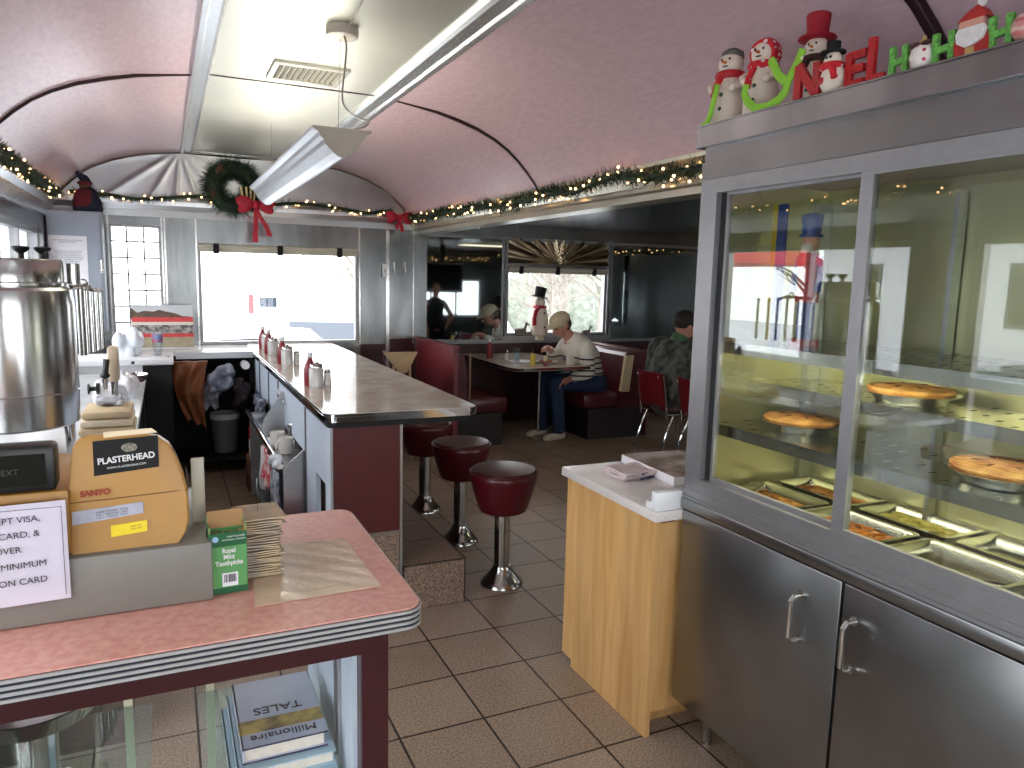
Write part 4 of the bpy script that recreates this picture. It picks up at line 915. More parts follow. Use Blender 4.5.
# stainless shelf unit hanging out under the apron
su = thing('steel_shelf_unit', 'stainless shelf under the counter on the serving side with a towel rail', 'shelf', (.58, 4.4, 0))
build('shelf_board', B().box(.50, .70, 3.72, 5.30, .560, .575), STEEL, su, False)
build('side_plate', B().prism([(.50, .10), (.602, .10), (.602, .665), (.50, .575)], 3.70, 3.716, 'Y'), STEEL, su, False)
build('side_plate', B().prism([(.485, .60), (.602, .60), (.602, .86), (.592, .86), (.485, .70)], 4.36, 4.372, 'Y'), STEEL, su, False)
build('side_plate', B().prism([(.50, .0), (.602, .0), (.602, .60), (.50, .575)], 5.30, 5.314, 'Y'), STEEL, su, False)
build('towel_rail', B().cone((.488, 3.70, .590), (.488, 5.32, .590), .014, .014, 12), CHROME, su, True, 'chrome towel rail')
build('lower_shelf', B().box(.50, .602, 3.716, 5.30, .10, .115), STEEL, su, False)
def mug(x, y, z, lb, rz):
    t = thing('mug', lb, 'mug', (x, y, z), None)
    build('body', B().lathe([(.030, .0), (.037, .003), (.040, .02), (.040, .088), (.0375, .088), (.036, .02), (.0, .010)], (x, y, z), 28), mat('white_ceramic', C(228, 222, 216), .2, noise=(10, .04)), t)
    c, s_ = math.cos(rz), math.sin(rz); pts = []
    for i in range(9):
        a = -PI/2+PI*i/8; r = .026*math.cos(a)+.036; pts.append((x+c*r, y+s_*r, z+.046+.026*math.sin(a)))
    build('handle', B().tube(pts, .0055, 8), MATS['white_ceramic'], t)
mug(.560, 4.03, .5757, 'white diner mug nearer to the towel rail end under the counter', PI*1.15)
mug(.540, 4.19, .5757, 'white diner mug behind the other one on the under-counter shelf', 0)
t = thing('steel_canister', 'ribbed steel canister beside the two white mugs', 'canister', (.63, 4.14, .576))
build('body', B().lathe([(.052, .0), (.055, .004), (.055, .04), (.057, .045), (.055, .05), (.055, .12), (.058, .125), (.057, .13), (.0, .131)], (.645, 4.165, .5757), 28), CHROME_D, t)
build('lid', B().lathe([(.056, .131), (.052, .142), (.012, .146), (.010, .158), (.0, .160)], (.645, 4.165, .5757), 28), STEEL, t)
def crumple(name, c, r, m, lb, cat, seed, n_=12, vox=.006, jit=.6):
    rnd = random.Random(seed); b_ = B()
    for i in range(n_):
        o_ = [rnd.uniform(-jit, jit)*r[k] for k in range(3)]
        M = Matrix.Rotation(rnd.uniform(0, PI), 3, 'X') @ Matrix.Rotation(rnd.uniform(0, PI), 3, 'Z')
        b_.ell((c[0]+o_[0], c[1]+o_[1], c[2]+o_[2]), (min(r)*.55, min(r)*.42, min(r)*.75), 9, M)
    b_.ell(c, (r[0]*.6, r[1]*.6, r[2]*.6), 12)
    o_ = organic(name, b_, m, None, vox, 2); tag(o_, lb, cat); 
    return o_
WT = mat('white_towel', C(226, 228, 234), .9, noise=(20, .1), bump=(120, .3)); RT = mat('red_white_towel', C(206, 40, 50), .9, noise=(28, .9), col2=C(226, 218, 218)); BT = mat('blue_grey_towel', C(96, 104, 124), .9, noise=(18, .8), col2=C(214, 216, 224))
crumple('cloth', (.482, 3.80, .592), (.04, .07, .035), WT, 'white cloth knotted around the near end of the towel rail', 'cloth', 1)
def drape(name, x, y0, y1, z0, z1, m, lb, folds=3, amp=.01, th=.006, seed=0, cat='towel'):
    def fn(u, v): return (x+amp*math.sin(u*folds*2*PI+seed)*(.3+v)+.01*v*math.sin(v*4+seed), y0+(y1-y0)*u+.012*math.sin(v*6+seed), z1-(z1-z0)*v-.006*math.sin(u*5+seed))
    o_ = build(name, B().grid(fn, 36, 24, (th, 0, 0)), m); tag(o_, lb, cat); return o_
drape('towel', .462, 3.95, 4.22, .41, .584, RT, 'red and white patterned towel hanging over the rail', 2, .012)
drape('towel', .464, 4.235, 4.33, .33, .56, WT, 'narrow white towel hanging behind the red patterned one', 2, .008, seed=2)
drape('towel', .474, 3.70, 3.93, .27, .54, BT, 'grey blue striped towel hanging lowest at the near rail end', 3, .014, seed=4)
t = thing('red_packet', 'red printed packet at the foot of the steel shelf', 'packet', (.545, 3.60, 0))
build('packet', B().box(.50, .60, 3.50, 3.57, .27, .37, .006).box(.50, .60, 3.5, 3.57, .0, .27, .004), [REDBR], t)
build('printed_band', B().box(.498, .602, 3.498, 3.499, .30, .335), WHITEP, t, False)
# dark scarf hanging at the far dividers
crumple('black_bag', (.555, 5.12, .665), (.035, .22, .06), mat('black_and_white_cloth', C(24, 26, 36), .7, noise=(14, .95), col2=C(120, 124, 140)), 'black crumpled bag hanging from the far end of the white apron', 'bag', 3, 18)
t = thing('spray_can', 'red and white can standing at the far end of the serving side', 'can', (.55, 5.45, .0))
build('can_body', B().m(0).lathe([(.040, .0), (.042, .004), (.042, .13), (.0, .131)], (.545, 5.42, .24), 22).m(1).lathe([(.0425, .131), (.0425, .22), (.0, .221)], (.545, 5.42, .24), 22), [WHITE, REDBR], t)
build('cap', B().lathe([(.030, .0), (.030, .05), (.0, .052)], (.545, 5.42, .462), 20), WHITE, t)
build('crate', B().box(.49, .60, 5.34, 5.56, .0, .238, .004), mat('brown_box', C(120, 84, 56), .8, noise=(12, .2)), t, True, 'brown carton under the can')

# stools -----------------------------------------------------------
st = thing('counter_stool', 'nearest round counter stool, maroon vinyl seat on a steel pedestal', 'stool', (0, 0, 0), 'stools along the counter')
build('seat', B().lathe([(.0, .375), (.100, .378), (.118, .388), (.130, .42), (.146, .47), (.160, .52), (.168, .555), (.169, .572), (.163, .582)], (0, 0, 0), 40), REDV, st, True, 'maroon vinyl drum seat')
build('seat_top', B().lathe([(.164, .580), (.166, .588), (.158, .598), (.12, .606), (.06, .610), (.0, .611)], (0, 0, 0), 40), REDV2, st, True, 'dark brown domed top')
build('piping', B().torus((0, 0, .582), .168, .005, 40, 8), REDV, st)
build('pedestal', B().lathe([(.040, .375), (.040, .08), (.046, .075)], (0, 0, 0), 28), CHROME_D, st)
build('base', B().lathe([(.046, .095), (.050, .082), (.066, .055), (.090, .028), (.108, .010), (.110, .0005), (.0, .0005)], (0, 0, 0), 28), CHROME_D, st, True, 'flared metal foot')
for i, (x, y, lb) in enumerate([(1.50, 3.27, None), (1.525, 3.92, 'middle one of the three visible counter stools, its seat brown on top'), (1.52, 4.56, 'farthest visible counter stool, half hidden behind the countertop corner')]):
    if i == 0: st.location = (x, y, 0)
    else: dup(st, (x, y, 0), None, lb)

# condiment sets ----------------------------------------------------
KET = mat('ketchup_red', C(136, 44, 50), .3, noise=(20, .15)); SALTG = mat('shaker_glass_salt', C(206, 204, 202), .15, noise=(12, .2))
def sugar(x, y, z, lb):
    t = thing('sugar_dispenser', lb, 'sugar dispenser', (x, y, z), 'sugar dispensers on the counter')
    build('jar', B().lathe([(.034, .0), (.037, .004), (.037, .092), (.033, .100), (.0, .101)], (x, y, z), 22), SALTG, t)
    build('lid', B().lathe([(.034, .101), (.034, .112), (.028, .122), (.010, .126), (.009, .134), (.0, .135)], (x, y, z), 22), CHROME_D, t)
    return t
def shaker(x, y, z, lb, h=.085, grp='shakers on the counter'):
    t = thing('salt_shaker', lb, 'shaker', (x, y, z), grp)
    build('glass', B().lathe([(.019, .0), (.021, .003), (.017, h*.75), (.0, h*.76)], (x, y, z), 16), SALTG, t)
    build('cap', B().lathe([(.0175, h*.76), (.018, h*.9), (.010, h), (.0, h+.001)], (x, y, z), 16), CHROME_D, t)
    return t
def ketchup(x, y, z, lb, h=.19):
    t = thing('ketchup_bottle', lb, 'bottle', (x, y, z), 'ketchup bottles on the counter')
    build('bottle', B().lathe([(.030, .0), (.032, .004), (.032, h*.5), (.026, h*.64), (.014, h*.78), (.012, h*.86), (.0, h*.861)], (x, y, z), 20), KET, t)
    build('cap', B().lathe([(.014, h*.861), (.014, h), (.0, h+.001)], (x, y, z), 16), WHITE, t)
    return t
sets = [((.702, 3.90), 'nearest'), ((.700, 4.90), 'second nearest'), ((.695, 5.55), 'third'), ((.700, 5.95), 'farthest')]
for (x, y), w in sets:
    ketchup(x-.022, y+.055, TOPZ, 'red bottle in the %s condiment set on the counter' % w, .175)
    sugar(x, y, TOPZ, 'sugar jar with metal lid in the %s condiment set' % w)
    if w != 'farthest': shaker(x+.060, y+.012, TOPZ, 'salt shaker beside the sugar jar of the %s condiment set' % w, .09)

# ================================================================== BACK COUNTER, COATS
bc = thing('back_counter', 'steel edged side counter under the big window joining the lunch counter', 'counter', (.35, 6.2, 0))
build('countertop', B().box(-.32, .596, 5.93, 6.498, .915, .938, .003), mat('pale_back_counter', C(208, 208, 208), .15, noise=(9, .06)), bc, True)
build('front_rail', B().box(.06, .596, 5.915, 5.93, .893, .94), STEEL, bc, False, 'steel front rail')
for x_ in (.575, -.32): build('support', B().box(x_, x_+.02, 5.95, 6.49, 0, .914), BLACKM, bc, False)
build('low_board', B().box(-.30, .575, 5.96, 6.44, .10, .12), BLACKM, bc, False)
build('rear_board', B().box(-.30, .575, 6.44, 6.45, 0, .914), BLACKM, bc, False)
def coat(name, x0, x1, y, z0, z1, m, lb, seed, cat='coat', taper=0.0, amp=.03):
    rnd = random.Random(seed); ph = [rnd.uniform(0, 6) for _ in range(6)]
    def fn(s_):
        def g(u, v):
            w = 1-taper*(v**1.3); xc = (x0+x1)/2+.03*math.sin(v*3+ph[0])
            x = xc+(u-.5)*(x1-x0)*w
            yy = y+s_*(.055*math.sin(PI*u)**.6*(.5+.5*math.sin(PI*min(1, v*1.1)+.3)))+amp*math.sin(u*14+ph[1]+2*math.sin(v*5+ph[2]))*.5+amp*.4*math.sin(v*17+u*6+ph[3])
            return (x, yy, z1-(z1-z0)*v-.03*math.sin(u*PI+ph[4])*v+.012*math.sin(u*11+ph[5])*v)
        return g
    bb = B().grid(fn(-1), 36, 36, (0, .05, 0)); o_ = build(name, bb, m); tag(o_, lb, cat); return o_
coat('jacket', .05, .285, 5.83, .42, .885, mat('brown_leather', C(142, 84, 48), .5, noise=(8, .25), bump=(20, .4, .01)), 'brown leather jacket hanging from the side counter', 5, taper=.45)
crumple('jacket', (.36, 5.90, .74), (.12, .07, .14), mat('silver_grey_nylon', C(176, 182, 196), .4, noise=(9, .5), col2=C(96, 104, 124)), 'silver grey padded jacket bunched up next to the brown one', 'coat', 8, 26, .008)
crumple('jacket', (.50, 5.93, .62), (.07, .07, .16), mat('plum_dark_cloth', C(44, 30, 40), .8, noise=(9, .4)), 'dark plum garment hanging in the corner by the lunch counter', 'coat', 9, 20, .008)
coat('shirt', .245, .37, 5.90, .50, .72, mat('grey_shirt', C(150, 152, 160), .85, noise=(9, .2)), 'grey cloth hanging between brown jacket and padded coat', 11, taper=.1)
o = build('paper_roll', B().lathe([(.0, .0), (.03, .0), (.03, .12), (.0, .12)], (.535, 5.86, .84), 20, 'Y'), WHITEP); tag(o, 'white paper roll end sticking out under the side counter', 'paper roll')
t = thing('waste_bin', 'grey plastic bin standing under the hanging coats', 'bin', (.40, 6.2, .121))
build('bin', B().lathe([(.085, .0), (.088, .004), (.105, .28), (.109, .285), (.109, .30), (.100, .30), (.082, .01), (.0, .009)], (.40, 6.20, .121), 24), mat('mid_grey_plastic', C(128, 130, 128), .5), t)
build('liner', B().lathe([(.108, .30), (.111, .306), (.112, .27), (.109, .265)], (.40, 6.20, .121), 24, wob=lambda a, k: .02*math.sin(a*9+k)), WHITE, t)

# black cabinet with white slab at the end of the back bar
ec = thing('end_cabinet', 'black front cabinet with thick white slab top at the end of the back bar', 'cabinet', (-.12, 5.68, 0))
build('body', B().box(-.150, .028, 5.50, 5.90, 0, .903), BLACKM, ec, False, 'black body')
build('white_side', B().box(-.745, -.151, 5.50, 5.90, 0, .903), WHITE, ec, False, 'white left part')
build('slab_top', B().box(-.745, .040, 5.47, 5.915, .904, .945, .006), WHITE, ec, True, 'white slab top')
build('socket', B().box(-.215, -.195, 5.4685, 5.4698, .915, .933).box(.0, .02, 5.60, 5.62, .945, .948), BLACK, ec, False)
t = thing('drinking_tumbler', 'printed drinking glass standing on the white slab top', 'glass', (-.05, 5.72, .945))
build('glass', B().lathe([(.026, .0), (.028, .004), (.038, .155), (.036, .155), (.026, .008), (.0, .007)], (-.055, 5.72, .9455), 24), JARGLASS, t)
build('printed_band', B().m(0).lathe([(.0345, .09), (.0385, .150)], (-.055, 5.72, .9458), 24), mat('red_blue_print', C(196, 60, 66), .4, noise=(20, .9), col2=C(90, 150, 200)), t, True, 'red and blue printed band')

# framed photo print of the diner
ph = thing('photo_print', 'colour print of a red striped railcar diner leaning on the back wall', 'picture', (-.02, 6.3, .94))
PM = Matrix.Translation((-.02, 6.245, .9395)) @ Matrix.Rotation(math.radians(-4), 4, 'X')
build('board', B().box(-.215, .215, 0, .006, 0, .335).xf(PM), WHITEP, ph, False)
def strip(n_, x0, x1, z0, z1, m, d=.001): build(n_, B().box(x0, x1, -d, 0, z0, z1).xf(PM), m, ph, False)
strip('print_sky', -.215, .215, .235, .335, mat('print_grey_sky', C(206, 210, 214), .6, noise=(8, .1)))
build('print_trees', B().prism([(-.215, .225), (-.215, .315), (-.17, .275), (-.12, .290), (-.06, .283), (-.02, .298), (.03, .284), (.09, .272), (.14, .250), (.2, .245), (.215, .23)], -.002, -.001, 'Y').xf(PM), mat('print_trees', C(112, 92, 78), .7, noise=(30, .5)), ph, False)
strip('print_roof', -.208, .215, .205, .242, mat('print_red', C(214, 70, 70), .5, noise=(20, .2)), .003)
strip('print_stripe', -.205, .215, .182, .205, mat('print_pale', C(220, 210, 196), .5), .003)
strip('print_windows', -.205, .215, .118, .182, mat('print_window_row', C(60, 58, 66), .5, noise=(38, .9), col2=C(180, 176, 170)), .003)
strip('print_lower_stripe', -.205, .215, .09, .118, MATS['print_red'], .003)
strip('print_lawn', -.205, .215, .01, .09, mat('print_ground', C(176, 166, 140), .7, noise=(20, .2)), .002)

# ================================================================== UPPER CABINET, NOTICE, DOLL
uc = thing('upper_cabinet', 'tall grey steel wall cabinet in the far left corner', 'cabinet', (-.56, 6.38, .94))
build('body', B().box(-.745, -.392, 6.27, 6.485, 1.07, 1.945, .003), mat('grey_blue_enamel', C(150, 156, 168), .35, .3, noise=(4, .1)), uc, True)
build('door', B().box(-.735, -.41, 6.262, 6.27, 1.08, 1.935), MATS['grey_blue_enamel'], uc, False)
build('latch', B().box(-.418, -.396, 6.25, 6.262, 1.50, 1.60).cone((-.407, 6.24, 1.52), (-.407, 6.24, 1.60), .005, .005, 8).box(-.425, -.395, 6.25, 6.262, 1.59, 1.60), CHROME_D, uc, False, 'steel latch')
nt_ = thing('paper_notice', 'white typed notice taped to the grey corner cabinet', 'notice', (-.64, 6.255, 1.3))
build('paper', B().box(-.735, -.495, 6.2585, 6.2605, 1.42, 1.765), WHITEP, nt_, False)
text('notice_print', 'NOTICE TO ALL CUSTOMERS\nAND EMPLOYEES', .014, mat('grey_print', C(120, 124, 134), .8), nt_, FACE_Y(-.615, 6.2578, 1.725), .0002)
text('notice_print', 'HANDS MUST BE WASHED\nBEFORE RETURNING TO\nWORK AND AFTER EACH\nBREAK OR WHEN HANDLING\nFOOD OR DISHES AT THE\nCOUNTER AND GRILL\nTHANK YOU', .0145, MATS['grey_print'], nt_, FACE_Y(-.615, 6.2578, 1.61), .0002)
dl = thing('felt_doll', 'dark blue doll with red pointed hat sitting on the corner cabinet', 'doll', (-.49, 6.36, 1.946))
organic('body', B().lathe([(.095, .0), (.100, .02), (.085, .09), (.065, .15), (.04, .175)], (-.485, 6.37, 1.947), 22).ell((-.55, 6.35, 2.0), (.035, .04, .055)).ell((-.42, 6.35, 2.0), (.03, .04, .06)), mat('navy_felt', C(30, 40, 62), .85, noise=(20, .3)), dl, .008, 3)
build('tunic', B().lathe([(.088, .03), (.084, .08), (.062, .150), (.03, .165)], (-.495, 6.360, 1.947), 22), mat('dark_red_felt', C(110, 28, 40), .85, noise=(20, .3)), dl)
build('head', B().ell((-.495, 6.355, 2.135), (.040, .038, .038)), mat('brown_face', C(110, 60, 44), .7), dl)
build('pointed_hat', B().tube([(-.495, 6.355, 2.16), (-.50, 6.355, 2.185), (-.535, 6.35, 2.215), (-.575, 6.345, 2.26), (-.598, 6.34, 2.29)], [.042, .030, .014, .008, .003], 12), MATS['navy_felt'], dl)
build('hat_brim', B().torus((-.495, 6.355, 2.150), .038, .012, 18, 8), MATS['dark_red_felt'], dl)

# window shade with its clips, thermostat, hooks
def shade(x0, x1, z0, z1, y, lb, clips):
    t = thing('rolled_blind', lb, 'blind', ((x0+x1)/2, y, z0))
    build('blind_roll', B().box(x0, x1, y-.018, y-.004, z0, z1, .004).cone((x0, y-.022, z1-.012), (x1, y-.022, z1-.012), .016, .016, 12), mat('cream_blind', C(196, 190, 172), .5, noise=(10, .1)), t)
    for c_ in clips: build('clip', B().box(c_-.022, c_+.022, y-.046, y-.018, z0-.012, z1+.006, .004), BLACKM, t, True, 'black strap')
shade(.258, 1.54, 1.690, 1.752, 6.5, 'rolled cream blind above the big window by the counter', (.39, .885, 1.375))
shade(3.30, 4.52, 1.600, 1.660, 7.195, 'rolled cream blind above the window behind the seated man', (3.44, 3.88, 4.34))
t = thing('thermostat', 'small white switch box on the steel batten right of the window', 'switch', (1.775, 6.48, 1.5))
build('box', B().box(1.752, 1.790, 6.472, 6.4815, 1.52, 1.635, .003), WHITE, t); build('lever', B().box(1.766, 1.776, 6.466, 6.472, 1.565, 1.592), LGREY, t, False)
for x, lb in ((1.86, 'left small coat hook on the steel end panel'), (1.96, 'right small coat hook on the steel end panel')):
    o = build('coat_hook', B().tube([(x, 6.490, 1.62), (x, 6.470, 1.61), (x, 6.462, 1.585), (x, 6.468, 1.565), (x, 6.476, 1.57)], .004, 8).box(x-.008, x+.008, 6.4885, 6.4995, 1.60, 1.66), CHROME_D); tag(o, lb, 'hook', 'coat hooks on the end panel')

# ================================================================== BACK BAR, URN
bar = thing('back_bar', 'white topped back bar along the left wall behind the counter', 'counter', (-.43, 3.9, 0))
build('body', B().box(-.745, -.15, 2.55, 5.46, 0, .83), STEEL_WALL, bar, False)
build('bar_top', B().box(-.748, -.125, 2.50, 5.465, .832, .858, .003), mat('white_bar_top', C(220, 222, 226), .22, noise=(6, .08)), bar, True)
ur = thing('coffee_urn', 'large stainless coffee urn with black lid knobs on the back bar', 'urn', (-.49, 3.05, .859))
UX, UY = -.488, 3.05
build('tank', B().lathe([(.0, .985), (.186, .985), (.196, .992), (.199, 1.10), (.199, 1.40), (.192, 1.455), (.180, 1.468)], (UX, UY, 0), 56), mat('urn_steel', (.62, .61, .60, 1), .19, 1.0, noise=(3, .15), stretch=(3, 3, .2)), ur)
build('seam_ring', B().torus((UX, UY, 1.105), .1995, .002, 56, 6), CHROME_D, ur)
build('lid', B().lathe([(.180, 1.468), (.184, 1.472), (.184, 1.480), (.172, 1.484), (.172, 1.552), (.168, 1.560), (.0, 1.562)], (UX, UY, 0), 56), MATS['urn_steel'], ur, True, 'round steel lid')
build('side_cup', B().lathe([(.0, 1.475), (.022, 1.475), (.022, 1.548), (.0, 1.55)], (UX+.198, UY+.03, 0), 24), CHROME_D, ur)
for dx, dy in ((.045, .02), (.105, .05)): build('lid_knob', B().lathe([(.010, 1.560), (.009, 1.578), (.026, 1.592), (.028, 1.600), (.020, 1.604), (.0, 1.605)], (UX+dx, UY+dy, 0), 20), BLACK, ur, True, 'black mushroom knob')
for a in (.35, 2.4, 4.4): build('leg', B().cone((UX+.165*math.cos(a), UY+.165*math.sin(a), .859), (UX+.165*math.cos(a), UY+.165*math.sin(a), .987), .016, .020, 14), CHROME, ur)
build('drip_tray', B().box(UX-.20, UX+.20, UY-.30, UY-.12, .859, .872, .004), mat('black_tray', C(30, 30, 34), .25), ur, True, 'black drip tray')
for k, (x, y) in enumerate([(-.288, 3.24), (-.272, 3.30), (-.258, 3.36), (-.246, 3.42), (-.238, 3.50)]):
    build('gauge_tube', B().cone((x, y, 1.205), (x, y, 1.455-.004*k), .0085 if k != 0 else .014, .0085 if k != 0 else .014, 12).ell((x, y, 1.458-.004*k), .011, 10), CHROME_D, ur, True)
build('gauge_manifold', B().tube([(-.31, 3.16, 1.462), (-.288, 3.24, 1.462), (-.272, 3.30, 1.470), (-.258, 3.36, 1.448)], .009, 8), CHROME_D, ur, True)
build('whistle_loop', B().torus((-.280, 3.28, 1.475), .016, .004, 18, 6, 'Y'), CHROME, ur)
# faucet unit with black handle
fa = thing('dispenser_tap', 'tan and black dispenser tap beside the urn', 'tap', (-.23, 3.71, .859))
build('housing', B().box(-.238, -.194, 3.67, 3.75, 1.04, 1.195, .012), mat('tan_housing', C(196, 178, 154), .4, noise=(10, .05)), fa)
build('handle', B().tube([(-.238, 3.64, 1.145), (-.242, 3.635, 1.11), (-.246, 3.63, 1.08)], [.013, .012, .014], 12).ell((-.246, 3.63, 1.075), (.020, .018, .014)), BLACK, fa, True, 'black handle')
build('spout', B().cone((-.246, 3.63, 1.062), (-.246, 3.63, 1.015), .013, .007, 14), CHROME_D, fa)
build('stand', B().cone((-.216, 3.71, .8585), (-.216, 3.71, 1.04), .014, .014, 12).lathe([(.045, .8585), (.045, .866), (.0, .867)], (-.216, 3.71, 0), 20), CHROME_D, fa)
build('black_knob', B().lathe([(.024, .0), (.026, .006), (.010, .012), (.010, .03), (.026, .034), (.026, .048), (.0, .05)], (-.325, 3.76, 1.00), 16, 'X'), BLACK, fa)
crumple('cloth', (-.255, 4.02, .935), (.08, .13, .06), WT, 'white cloth heap just behind the dispenser tap', 'cloth', 32, 26, .008)
o = build('steel_bowl', B().lathe([(.0, .0), (.05, .002), (.085, .035), (.098, .065), (.095, .066), (.082, .038), (.048, .006), (.0, .005)], (-.20, 4.85, .860), 30), CHROME); tag(o, 'small shiny steel bowl near the tap', 'bowl')
crumple('plastic_bag', (-.235, 5.72, 1.03), (.10, .10, .09), mat('thin_white_plastic', C(230, 236, 244), .35, noise=(9, .1)), 'puffed white plastic bag on the slab top', 'bag', 21, 24, .008)
crumple('cloth', (-.22, 4.45, .925), (.09, .22, .06), WT, 'long heap of white towelling on the back bar', 'cloth', 22, 26, .008)
t = thing('folded_towels', 'stack of tan and cream folded towels on the near end of the back bar', 'towels', (-.23, 3.5, .86))
for k, (m_, z) in enumerate([(mat('tan_towel', C(206, 186, 152), .9, noise=(16, .15), bump=(120, .3)), .860), (mat('cream_towel', C(222, 208, 184), .9, noise=(16, .1), bump=(120, .3)), .893), (MATS['tan_towel'], .926)]):
    build('towel', B().box(-.335+.006*k, -.130-.005*k, 3.36+.01*k, 3.66-.008*k, z, z+.031, .013), m_, t)
crumple('cloth', (-.235, 3.56, .975), (.09, .10, .020), mat('grey_white_cloth', C(188, 190, 200), .9, noise=(16, .3)), 'crumpled grey white cloth lying on the folded towels', 'cloth', 23, 22, .006)
o = build('ring_binder_clip', B().tube([(-.62, 2.72, .8635), (-.42, 2.66, .8635), (-.30, 2.78, .8635), (-.42, 2.90, .8635), (-.60, 2.86, .8635)], .0045, 8, True), BLACK); tag(o, 'flat black wire trivet in front of the urn', 'trivet')

# ================================================================== CEILING FITTINGS
cv = thing('ceiling_vent', 'rectangular slotted air vent in the ceiling strip', 'vent', (.64, 3.68, ZC+.011))
bb = B().box(.478, .502, 3.54, 3.86, ZC-.002, ZC+.012).box(.788, .812, 3.54, 3.86, ZC-.002, ZC+.012).box(.502, .788, 3.54, 3.575, ZC-.002, ZC+.012).box(.502, .788, 3.825, 3.86, ZC-.002, ZC+.012)
build('frame', bb, mat('vent_frame', C(150, 146, 136), .5, noise=(20, .1)), cv, False)
build('duct', B().box(.502, .788, 3.575, 3.825, ZC+.0095, ZC+.0115), BLACKM, cv, False, 'dark opening')
for k in range(11):
    x = .514+k*.0262; build('slat', B().prism([(x, ZC+.009), (x+.004, ZC+.009), (x+.014, ZC-.001), (x+.010, ZC-.001)], 3.575, 3.825, 'Y'), mat('aged_slat', C(120, 114, 98), .5), cv, False)
hl = thing('hanging_lamp', 'long hanging wedge lamp of bright metal with a tan end cap', 'lamp', (.645, 2.97, ZC+.011))
build('canopy', B().lathe([(.060, ZC+.0115), (.062, ZC-.006), (.060, ZC-.026), (.052, ZC-.030), (.0, ZC-.030)], (.648, 2.97, 0), 30), LAMPEND, hl, True, 'round ceiling canopy')
LX, LZ = .632, 2.078; LY0, LY1 = 2.905, 5.15
half = [(.112, 0), (.108, -.008), (.088, -.020), (.082, -.034), (.070, -.046), (.064, -.062), (.052, -.074), (.036, -.090), (.016, -.104), (0, -.108)]
outl = [(LX-x, LZ+z) for x, z in half]+[(LX+x, LZ+z) for x, z in half[::-1][1:]]
inn = [(LX+(x-LX)*.93, LZ+(z-LZ)*.93) for x, z in outl]
build('reflector', B().prism(outl+inn[::-1], LY0+.004, LY1-.004, 'Y'), LAMPW, hl, False, 'brushed metal trough')
build('end_cap', B().prism(outl, LY0-.006, LY0+.004, 'Y'), LAMPEND, hl, False, 'tan end cap')
build('end_cap', B().prism(outl, LY1-.004, LY1+.006, 'Y'), LAMPEND, hl, False)
for s_ in (-1, 1): build('lamp_tube', B().cone((LX+s_*.045, LY0+.05, LZ-.012), (LX+s_*.045, LY1-.05, LZ-.012), .013, .013, 12), TUBE, hl, True, 'fluorescent tube shining up')
build('suspension_wire', B().cone((.640, 3.02, LZ-.002), (.645, 2.985, ZC-.02), .0013, .0013, 6), CHROME_D, hl)
build('suspension_wire', B().cone((.640, 5.00, LZ-.002), (.645, 5.00, ZC+.012), .0013, .0013, 6), CHROME_D, hl)
build('cross_bracket', B().box(LX-.11, LX+.11, 3.01, 3.03, LZ-.004, LZ).box(LX-.11, LX+.11, 4.99, 5.01, LZ-.004, LZ), LAMPEND, hl, False)
def bez(pts, n_=10):
    out = []; P_ = [Vector(p) for p in pts]
    for i in range(len(P_)-1):
        a = P_[max(i-1, 0)]; b_ = P_[i]; c = P_[i+1]; d = P_[min(i+2, len(P_)-1)]
        for k in range(n_):
            t = k/n_; out.append(.5*((2*b_)+(c-a)*t+(2*a-5*b_+4*c-d)*t*t+(3*b_-a-3*c+d)*t**3))
    out.append(P_[-1]); return out
build('power_cord', B().tube(bez([(.650, 2.94, ZC-.03), (.655, 2.93, 2.38), (.650, 2.94, 2.30), (.640, 2.94, 2.21), (.650, 2.94, 2.165), (.690, 2.94, 2.135), (.735, 2.93, 2.118), (.722, 2.925, 2.096), (.690, 2.93, 2.085)]), .0035, 8), mat('grey_cord', C(130, 124, 112), .5), hl, True, 'loose grey cord')
o = build('power_cord', B().tube(bez([(.650, 2.93, ZC+.01), (.652, 2.84, ZC-.012), (.648, 2.72, ZC-.004), (.640, 2.5, ZC+.004)]), .0035, 8), MATS['grey_cord']); o['label'] = 'grey cord running along the ceiling strip to the lamp canopy'; o['category'] = 'cord'
# ================================================================== DINING SIDE
o = build('low_partition', B().box(2.065, 2.105, 5.50, 6.50, 0, .975).box(2.055, 2.115, 5.49, 6.50, .975, .992), [mat('red_vinyl_partition', C(118, 38, 48), .4, noise=(4, .3), bump=(4, .3, .01))])
tag(o, 'low bright red partition between the lunch counter end and the dining side', 'partition')
tc_ = thing('high_chair', 'wooden child chair with tapering tan back behind the lunch counter', 'chair', (1.72, 5.78, 0))
TAN = mat('tan_board', C(196, 168, 128), .5, noise=(12, .15))
build('backrest', B().prism([(1.60, .915), (1.89, .915), (1.80, .745), (1.74, .735)], 5.88, 5.90, 'Y'), TAN, tc_, False, 'tapering tan back panel')
build('seat', B().box(1.60, 1.86, 5.62, 5.88, .52, .54, .005), TAN, tc_)
build('frame_rim', B().tube([(1.70, 5.89, .56), (1.66, 5.88, .72), (1.585, 5.875, .87), (1.585, 5.875, .925), (1.62, 5.875, .926)], .007, 8), CHROME, tc_)
for x in (1.62, 1.84):
    for y in (5.64, 5.87): build('leg', B().cone((x, y, 0), (x+(.02 if x < 1.7 else -.02), y, .52), .012, .014, 10), TAN, tc_)
for x in (1.68, 1.82): build('back_post', B().box(x-.008, x+.008, 5.865, 5.88, .54, .80), TAN, tc_, False)

